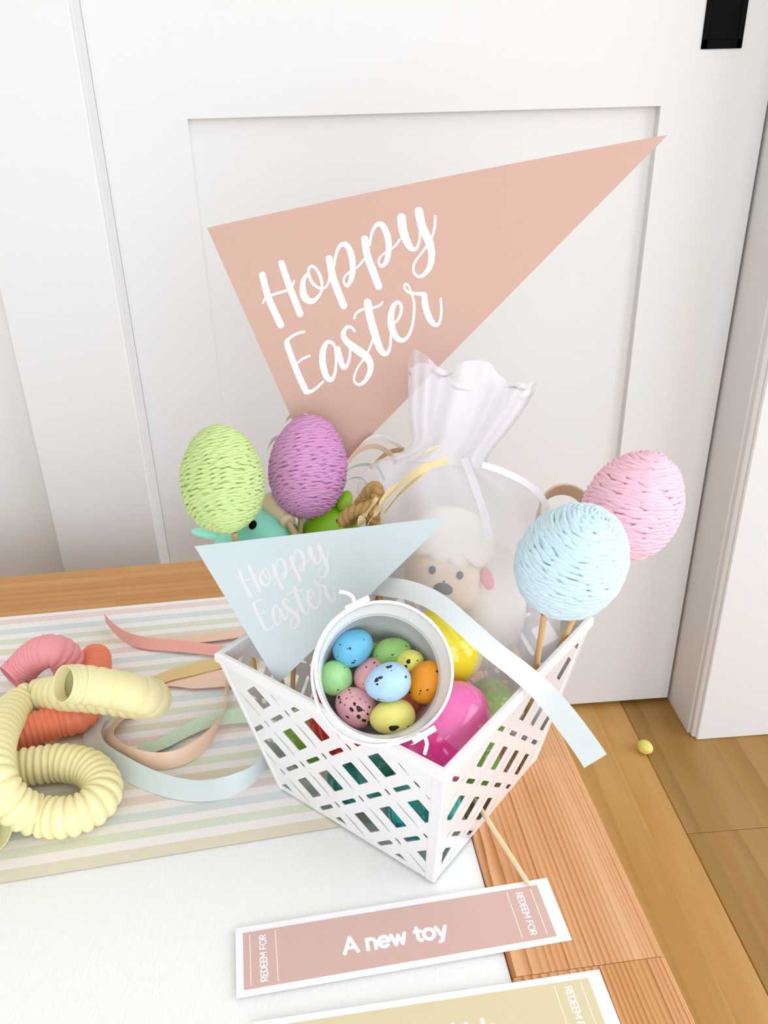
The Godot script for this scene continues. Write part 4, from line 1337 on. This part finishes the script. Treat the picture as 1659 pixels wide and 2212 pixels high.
# ------------------------------------------------------------------ ribbons in the basket
func ribbon_over_basket() -> void:
	var cb: Basis = Basis(Vector3(0.99650, -0.02209, 0.08065), Vector3(0.05658, 0.88826, -0.45584), Vector3(-0.06157, 0.45880, 0.88640))
	var satin := mat("ice_blue_satin", hexc("e4eaea"), 0.35, {"rim_enabled": true, "rim": 0.4})
	var u := cb.y
	var o := part(self, "satin_ribbon", band(
		[Vector3(0.0207, 0.6335, -0.5026), Vector3(0.0348, 0.6352, -0.4946), Vector3(0.0499, 0.6379, -0.4837), Vector3(0.0672, 0.6358, -0.4701), Vector3(0.0836, 0.6267, -0.4541), Vector3(0.1002, 0.6143, -0.442), Vector3(0.1162, 0.6024, -0.4347), Vector3(0.1309, 0.5881, -0.4308), Vector3(0.14, 0.5804, -0.4195), Vector3(0.1476, 0.5742, -0.4044), Vector3(0.1529, 0.5701, -0.3907), Vector3(0.1552, 0.5679, -0.3837)],
		[u, u, u * 1.0 + cb.x * 0.1, u + cb.x * 0.5, u + cb.x * 0.75, u + cb.x * 0.7, u + cb.x * 0.9, u + cb.x, u + cb.x * 1.1 + cb.z * 0.2, u + cb.x * 1.3, u + cb.x * 1.4, u + cb.x * 1.4], func(f: float) -> float: return 0.0135 + 0.003 * smoothstep(0.45, 0.8, f), 0.0004), satin)
	tag(o, "wide pale blue satin ribbon draped over the basket rim", "ribbon")
	# curled ribbons behind the purple egg
	var peach := mat("peach_satin", hexc("f5d2bb"), 0.4)
	var white := mat("ivory_satin", hexc("fdfbf8"), 0.4)
	var mint := mat("pale_mint_satin", hexc("dfe9df"), 0.4)
	curl("white curled ribbon arching beside the organza bag neck", white, [Vector3(0.0215, 0.6932, -0.6011), Vector3(0.0315, 0.7001, -0.6074), Vector3(0.0411, 0.7, -0.6101), Vector3(0.0503, 0.6966, -0.6077), Vector3(0.0577, 0.6928, -0.6018), Vector3(0.062, 0.6851, -0.5919)], 0.0045, 0.8)
	curl("peach curled ribbon arching beside the organza bag neck", peach, [Vector3(0.0118, 0.6838, -0.5925), Vector3(0.0191, 0.6914, -0.5981), Vector3(0.0273, 0.696, -0.6), Vector3(0.0366, 0.6971, -0.5999), Vector3(0.0455, 0.6939, -0.5953), Vector3(0.0512, 0.6873, -0.5881)], 0.0060, 0.8)
	curl("pale mint curled ribbon low between the purple egg and the bag", mint, [Vector3(0.0078, 0.6776, -0.5895), Vector3(0.0164, 0.6829, -0.5939), Vector3(0.0262, 0.6849, -0.5943), Vector3(0.0367, 0.6839, -0.5908), Vector3(0.0413, 0.6765, -0.5832)], 0.0050, 0.4)
	curl("ivory curled ribbon just above the lime toy", white, [Vector3(0.0074, 0.6725, -0.5835), Vector3(0.0166, 0.6776, -0.5866), Vector3(0.0254, 0.6764, -0.5854), Vector3(0.0302, 0.6684, -0.5809)], 0.0070, 0.2)
	curl("tan curled ribbon tip touching the organza bag", mat("tan_satin", hexc("c9ac84"), 0.5), [Vector3(0.0317, 0.6795, -0.5978), Vector3(0.0423, 0.6879, -0.6015), Vector3(0.0504, 0.6917, -0.6017), Vector3(0.0593, 0.6925, -0.6004)], 0.0050, 0.9)
	curl("sheer white ribbon loop beside the upper part of the purple egg", white, [Vector3(-0.0148, 0.7144, -0.6259), Vector3(-0.0253, 0.7152, -0.6293), Vector3(-0.0322, 0.7114, -0.6278), Vector3(-0.0326, 0.7043, -0.6242), Vector3(-0.0249, 0.6984, -0.6183)], 0.0060, 0.6)
	curl("sheer white ribbon loop between the green and purple eggs", white, [Vector3(-0.0337, 0.7026, -0.6188), Vector3(-0.0431, 0.6988, -0.6198), Vector3(-0.0484, 0.6908, -0.616), Vector3(-0.046, 0.6826, -0.6116), Vector3(-0.0363, 0.6783, -0.6065)], 0.0060, 0.6)
	# birch ring behind the blue egg
	var ringo := thing("wooden_ring", "pale birch wood ring peeking out behind the light blue egg", "ring", Vector3(0.1746, 0.6427, -0.5508))
	var pts := []
	for i in 33:
		var a := TAU * i / 32.0
		pts.append(Vector3(0.1728, 0.6567, -0.5469) + cb.x * cos(a) * 0.0185 + cb.y * sin(a) * 0.0185)
	var dirs := []
	for i in 33:
		dirs.append(cb.z * 0.8 + cb.y * 0.5)
	part(ringo, "hoop", band(pts, dirs, 0.0130, 0.0016, 4), M.birch)

func curl(label: String, m: Material, pts: Array, w: float, tip: float) -> void:
	var cb: Basis = Basis(Vector3(0.99650, -0.02209, 0.08065), Vector3(0.05658, 0.88826, -0.45584), Vector3(-0.06157, 0.45880, 0.88640))
	var dirs := []
	for i in pts.size():
		dirs.append(cb.z + cb.y * tip + cb.x * 0.2)
	var o := part(self, "curled_ribbon", band(pts, dirs, w, 0.0004, 10), m)
	tag(o, label, "ribbon", "curled ribbons behind the eggs")

# ------------------------------------------------------------------ corrugated tubes
func tubes() -> void:
	var yellow := mat("pale_yellow_plastic", hexc("fcefb8"), 0.45, {"subsurf_scatter_enabled": true, "subsurf_scatter_strength": 0.2})
	var pink := mat("pink_plastic", hexc("f8a0a8"), 0.45)
	var coral := mat("coral_plastic", hexc("f98a68"), 0.45)
	var r := 0.0155
	pop_tube("pale yellow corrugated plastic tube curled in loops on the striped paper", yellow,
		[Vector3(-0.2131, 0.543, -0.5306), Vector3(-0.2015, 0.534, -0.5395), Vector3(-0.1811, 0.528, -0.5396), Vector3(-0.1633, 0.524, -0.5369), Vector3(-0.1544, 0.514, -0.5436), Vector3(-0.1562, 0.503, -0.5536), Vector3(-0.1741, 0.497, -0.5627), Vector3(-0.2006, 0.4965, -0.5715), Vector3(-0.2319, 0.49, -0.5858), Vector3(-0.264, 0.474, -0.6062), Vector3(-0.2804, 0.474, -0.5944), Vector3(-0.2773, 0.488, -0.5512), Vector3(-0.2679, 0.497, -0.5089), Vector3(-0.2568, 0.496, -0.4801), Vector3(-0.2462, 0.48, -0.4729), Vector3(-0.2312, 0.4655, -0.4743), Vector3(-0.2085, 0.465, -0.4716), Vector3(-0.192, 0.465, -0.4816), Vector3(-0.1899, 0.465, -0.4993), Vector3(-0.204, 0.465, -0.5196), Vector3(-0.2264, 0.465, -0.5291), Vector3(-0.2465, 0.465, -0.5291), Vector3(-0.2637, 0.465, -0.5258), Vector3(-0.2832, 0.465, -0.5138), Vector3(-0.2857, 0.465, -0.4903), Vector3(-0.2716, 0.465, -0.4687), Vector3(-0.2565, 0.466, -0.4598)], r, true)
	pop_tube("pink corrugated plastic tube arching behind the yellow tube", pink,
		[Vector3(-0.3044, 0.466, -0.6439), Vector3(-0.2958, 0.47, -0.6516), Vector3(-0.2805, 0.484, -0.651), Vector3(-0.262, 0.494, -0.644), Vector3(-0.252, 0.485, -0.6465), Vector3(-0.2514, 0.468, -0.6479)], r, false)
	pop_tube("coral corrugated plastic tube with one end showing beside the pink tube", coral,
		[Vector3(-0.2337, 0.465, -0.6726), Vector3(-0.2283, 0.465, -0.6478), Vector3(-0.2243, 0.4648, -0.6112), Vector3(-0.2283, 0.4648, -0.5869), Vector3(-0.2441, 0.4648, -0.5809), Vector3(-0.261, 0.4648, -0.5745), Vector3(-0.2777, 0.4648, -0.566), Vector3(-0.2972, 0.4648, -0.5559)], r * 0.95, false)

func pop_tube(label: String, m: Material, pts: Array, r: float, stretched: bool) -> void:
	var path := even(smooth(pts, 12), 0.00075)
	var fr := frames(path)
	var rows := []
	var inner := []
	var s := 0.0
	var n := path.size()
	var ph := 0.0
	for i in n:
		# ridges draw together on some stretches and stand apart on others
		var pull := 0.5 + 0.5 * sin(i * 0.0046 + 0.6)
		var pitch := lerpf(0.0052, 0.0095, pull) if stretched else lerpf(0.0030, 0.0052, pull)
		ph += 0.00075 / pitch
		var f := ph - floorf(ph)
		var tri := 1.0 - absf(f * 2.0 - 1.0)
		var deep := 0.25 if stretched else 0.14
		if stretched and i < n * 0.17:
			deep = 0.07
		var rr := r * (1.0 - deep + deep * sqrt(sin(clampf(tri, 0.0, 1.0) * PI * 0.5)))
		if i < 8 or i > n - 9:
			rr = r * 0.92
		var row := PackedVector3Array()
		for j in 26:
			var a := TAU * j / 26.0
			row.append(path[i] + (fr[i][1] * cos(a) + fr[i][2] * sin(a)) * rr)
		rows.append(row)
	# open ends: a thin wall folding back inside
	for e in 2:
		for k in 14:
			var i := k if e == 0 else n - 1 - k
			var row := PackedVector3Array()
			for j in 26:
				var a := TAU * j / 26.0
				row.append(path[i] + (fr[i][1] * cos(a) + fr[i][2] * sin(a)) * r * (0.88 - 0.05 * k / 13.0))
			inner.append(row)
		if e == 0:
			inner.reverse()
			rows = inner + rows
			inner = []
		else:
			rows = rows + inner
	var o := part(self, "pop_tube", grid(rows, true), m)
	tag(o, label, "tube toy", "corrugated tubes on the striped paper")

# ------------------------------------------------------------------ ribbons lying on the table
func table_ribbons() -> void:
	var up := Vector3.UP
	var fl := Vector3(0, 0, -1)
	var pinkdot := mat("pink_grosgrain", hexc("f7b3a6"), 0.6)
	var white: Material = M.paper_white
	# pink dotted ribbon standing on its edge
	var pts := [Vector3(-0.2416, 0.4575, -0.7477), Vector3(-0.2298, 0.4565, -0.7303), Vector3(-0.2125, 0.4555, -0.7121), Vector3(-0.1901, 0.4548, -0.7011), Vector3(-0.1572, 0.4545, -0.6932), Vector3(-0.1198, 0.4545, -0.6822), Vector3(-0.0919, 0.4545, -0.6709)]
	var ac := [up, up + fl * 0.1, up + fl * 0.4, up * 0.7 + fl * 0.7, up * 0.45 + fl * 0.8, up * 0.4 + fl * 0.8, up * 0.4 + fl * 0.8]
	var o := thing("dotted_ribbon", "coral pink ribbon with white dots curling at the far side of the paper", "ribbon", Vector3(-0.2318, 0.4506, -0.7357), Basis(), "loose ribbons on the table")
	part(o, "band", band(pts, ac, 0.0120), pinkdot)
	part(o, "dots", band_dots(pts.slice(0, 3), ac.slice(0, 3), 0.0120, 0.0045, 0.00075, 0.0004), white)
	flat("peach satin ribbon running flat from the dotted ribbon under the basket", "peach_ribbon_far", "f8cdb4", [Vector3(-0.2061, 0.452, -0.7115), Vector3(-0.1821, 0.4525, -0.7057), Vector3(-0.1498, 0.453, -0.7054), Vector3(-0.1177, 0.453, -0.7081), Vector3(-0.0808, 0.453, -0.7136)], [fl, fl, fl, fl, fl], 0.0130)
	flat("mustard satin ribbon sliding under the yellow tube", "mustard_ribbon", "e9c887", [Vector3(-0.2539, 0.453, -0.5652), Vector3(-0.2485, 0.4532, -0.5769), Vector3(-0.235, 0.4535, -0.5947), Vector3(-0.2158, 0.4535, -0.608), Vector3(-0.1859, 0.4535, -0.624), Vector3(-0.1682, 0.4535, -0.6456), Vector3(-0.1395, 0.453, -0.6571), Vector3(-0.1052, 0.453, -0.6678), Vector3(-0.0788, 0.453, -0.6745)], [fl + up * 1.2, fl + up, fl + up * 0.6, fl, fl, fl, fl, fl, fl], func(f: float) -> float: return 0.0110 + 0.008 * smoothstep(0.45, 0.8, f))
	flat("wide peach ribbon end lying between the yellow tube and the basket", "peach_ribbon_wide", "f8d3b8", [Vector3(-0.1675, 0.4516, -0.639), Vector3(-0.1464, 0.4518, -0.6419), Vector3(-0.1205, 0.452, -0.6416), Vector3(-0.0859, 0.452, -0.642)], [fl, fl, fl, fl], func(f: float) -> float: return 0.006 + 0.020 * smoothstep(0.0, 0.5, f))
	# the peach loop
	flat("peach satin ribbon looped in a ring in front of the yellow tube", "peach_ribbon_loop", "f8d2b6",
		[Vector3(-0.1827, 0.452, -0.6094), Vector3(-0.1933, 0.453, -0.5969), Vector3(-0.2008, 0.456, -0.5763), Vector3(-0.1979, 0.457, -0.5595), Vector3(-0.184, 0.456, -0.5464), Vector3(-0.1625, 0.4555, -0.5355), Vector3(-0.1416, 0.4555, -0.5344), Vector3(-0.124, 0.4555, -0.545), Vector3(-0.1116, 0.456, -0.564), Vector3(-0.1051, 0.4565, -0.5895), Vector3(-0.1061, 0.456, -0.6189), Vector3(-0.1028, 0.455, -0.64)],
		[Vector3(1, 0, -0.3), Vector3(1, 0.2, -0.3), Vector3(1, 0.6, -0.4), up + Vector3(0.5, 0, -0.5), up + fl * 0.4, up + fl * 0.8, up + fl * 0.8, up + fl * 0.7, up + Vector3(0.3, 0, -0.6), up + Vector3(0.4, 0, -0.4), up, up], 0.0135)
	flat("ice blue satin ribbon curving round the peach loop", "ice_blue_loop", "d9e4e3",
		[Vector3(-0.2132, 0.453, -0.599), Vector3(-0.217, 0.454, -0.5862), Vector3(-0.2142, 0.456, -0.5662), Vector3(-0.202, 0.4555, -0.5483), Vector3(-0.1825, 0.4545, -0.5313), Vector3(-0.1593, 0.454, -0.515), Vector3(-0.1338, 0.454, -0.5025), Vector3(-0.1097, 0.454, -0.498), Vector3(-0.0882, 0.4545, -0.5022), Vector3(-0.0733, 0.4555, -0.5117), Vector3(-0.065, 0.456, -0.5259), Vector3(-0.0605, 0.456, -0.5472)],
		[Vector3(1, 0, -0.3), Vector3(1, 0.1, -0.3), Vector3(1, 0.5, -0.3), up + Vector3(0.4, 0, -0.6), up * 0.7 + fl, up * 0.6 + fl, up * 0.6 + fl, up * 0.6 + fl, up + fl * 0.7, up + fl * 0.2, up, up], 0.0165)
	var gp := [Vector3(-0.1733, 0.452, -0.5512), Vector3(-0.155, 0.4525, -0.5576), Vector3(-0.137, 0.4535, -0.5695), Vector3(-0.1181, 0.4545, -0.5799), Vector3(-0.0982, 0.455, -0.5826), Vector3(-0.0739, 0.455, -0.5818)]
	var ga := [fl + up * 0.1, fl + up * 0.1, fl + up * 0.2, fl + up * 0.4, fl + up * 0.5, fl + up * 0.5]
	var g := thing("dotted_ribbon", "mint green ribbon with white dots running under the basket", "ribbon", Vector3(-0.1378, 0.4506, -0.5728), Basis(), "loose ribbons on the table")
	part(g, "band", band(gp, ga, 0.0130), mat("mint_grosgrain", hexc("cfe3c6"), 0.6))
	part(g, "dots", band_dots(gp, ga, 0.0130, 0.0052, 0.0007, 0.0005), white)

func flat(label: String, called: String, c: String, pts: Array, ac: Array, w) -> void:
	var m := mat(called, hexc(c), 0.4)
	var o := part(self, "loose_ribbon", band(pts, ac, w, 0.0004, 10), m)
	tag(o, label, "ribbon", "loose ribbons on the table")

# ------------------------------------------------------------------ printed cards
func vouchers() -> void:
	card("pink printed coupon card offering a new toy on the table corner", "dab5aa", "A new toy", Vector3(-0.0797, 0.4506, -0.3763), 0.08663)
	card("pale yellow printed coupon card cropped below the pink one", "e4d5ac", "A soft drink", Vector3(-0.0648, 0.4506, -0.3124), 0.05958)
	var s := thing("skewer", "thin pointed wooden skewer poking out of the basket onto the pink coupon", "skewer", Vector3(0.1215, 0.4515, -0.3888))
	var a: Vector3 = Vector3(0.1217, 0.4515, -0.3884)
	var b: Vector3 = Vector3(0.0971, 0.471, -0.4402)
	var c := b + (b - a) * 0.55
	var path := smooth([a, a.lerp(b, 0.12), a.lerp(b, 0.3), b, c], 6)
	part(s, "shaft", tube(path, func(f: float) -> float: return 0.0004 + 0.0015 * smoothstep(0.0, 0.22, f), 10), M.bamboo_pale)

func card(label: String, c: String, words: String, tl: Vector3, turn: float) -> void:
	var w := 0.2158
	var h := 0.0484
	var o := thing("coupon_card", label, "card", tl, Basis(Vector3.UP, turn), "printed coupon cards")
	var st := SurfaceTool.new()
	st.begin(Mesh.PRIMITIVE_TRIANGLES)
	st.set_smooth_group(-1)
	var t := 0.00035
	for q in [[0, 0], [1, 0], [1, 1], [0, 0], [1, 1], [0, 1]]:
		st.set_uv(Vector2(q[0], q[1]))
		st.add_vertex(Vector3(q[0] * w, 0, q[1] * h))
	for e in [[[0, 0], [0, 1]], [[0, 1], [1, 1]], [[1, 1], [1, 0]], [[1, 0], [0, 0]]]:
		var a := Vector3(e[0][0] * w, 0, e[0][1] * h)
		var b := Vector3(e[1][0] * w, 0, e[1][1] * h)
		for v in [a, b, b + Vector3.DOWN * t, a, b + Vector3.DOWN * t, a + Vector3.DOWN * t]:
			st.set_uv(Vector2(0.005, 0.02))
			st.add_vertex(v)
	for q in [[0, 0], [1, 1], [1, 0], [0, 0], [0, 1], [1, 1]]:
		st.set_uv(Vector2(0.005, 0.02))
		st.add_vertex(Vector3(q[0] * w, -t, q[1] * h))
	st.generate_normals()
	var m := mat("card_" + c, Color.WHITE, 0.65, {"albedo_texture": voucher_picture(hexc(c), words)})
	part(o, "card", st.commit(), m, false)

func floor_egg() -> void:
	var m := mat("floor_shell", Color.WHITE, 0.55, {"albedo_texture": speckle_picture(99, hexc("f0e678"), [], 2)})
	var o := part(self, "speckled_egg", egg(0.0108, 0.0128, 0.1, 22, 32), m, true, Transform3D(along(Vector3(0.5, 0.1, 0.8)), Vector3(0.4677, 0.0108, -0.9645)))
	tag(o, "small yellow egg that has rolled onto the plank floor", "egg")
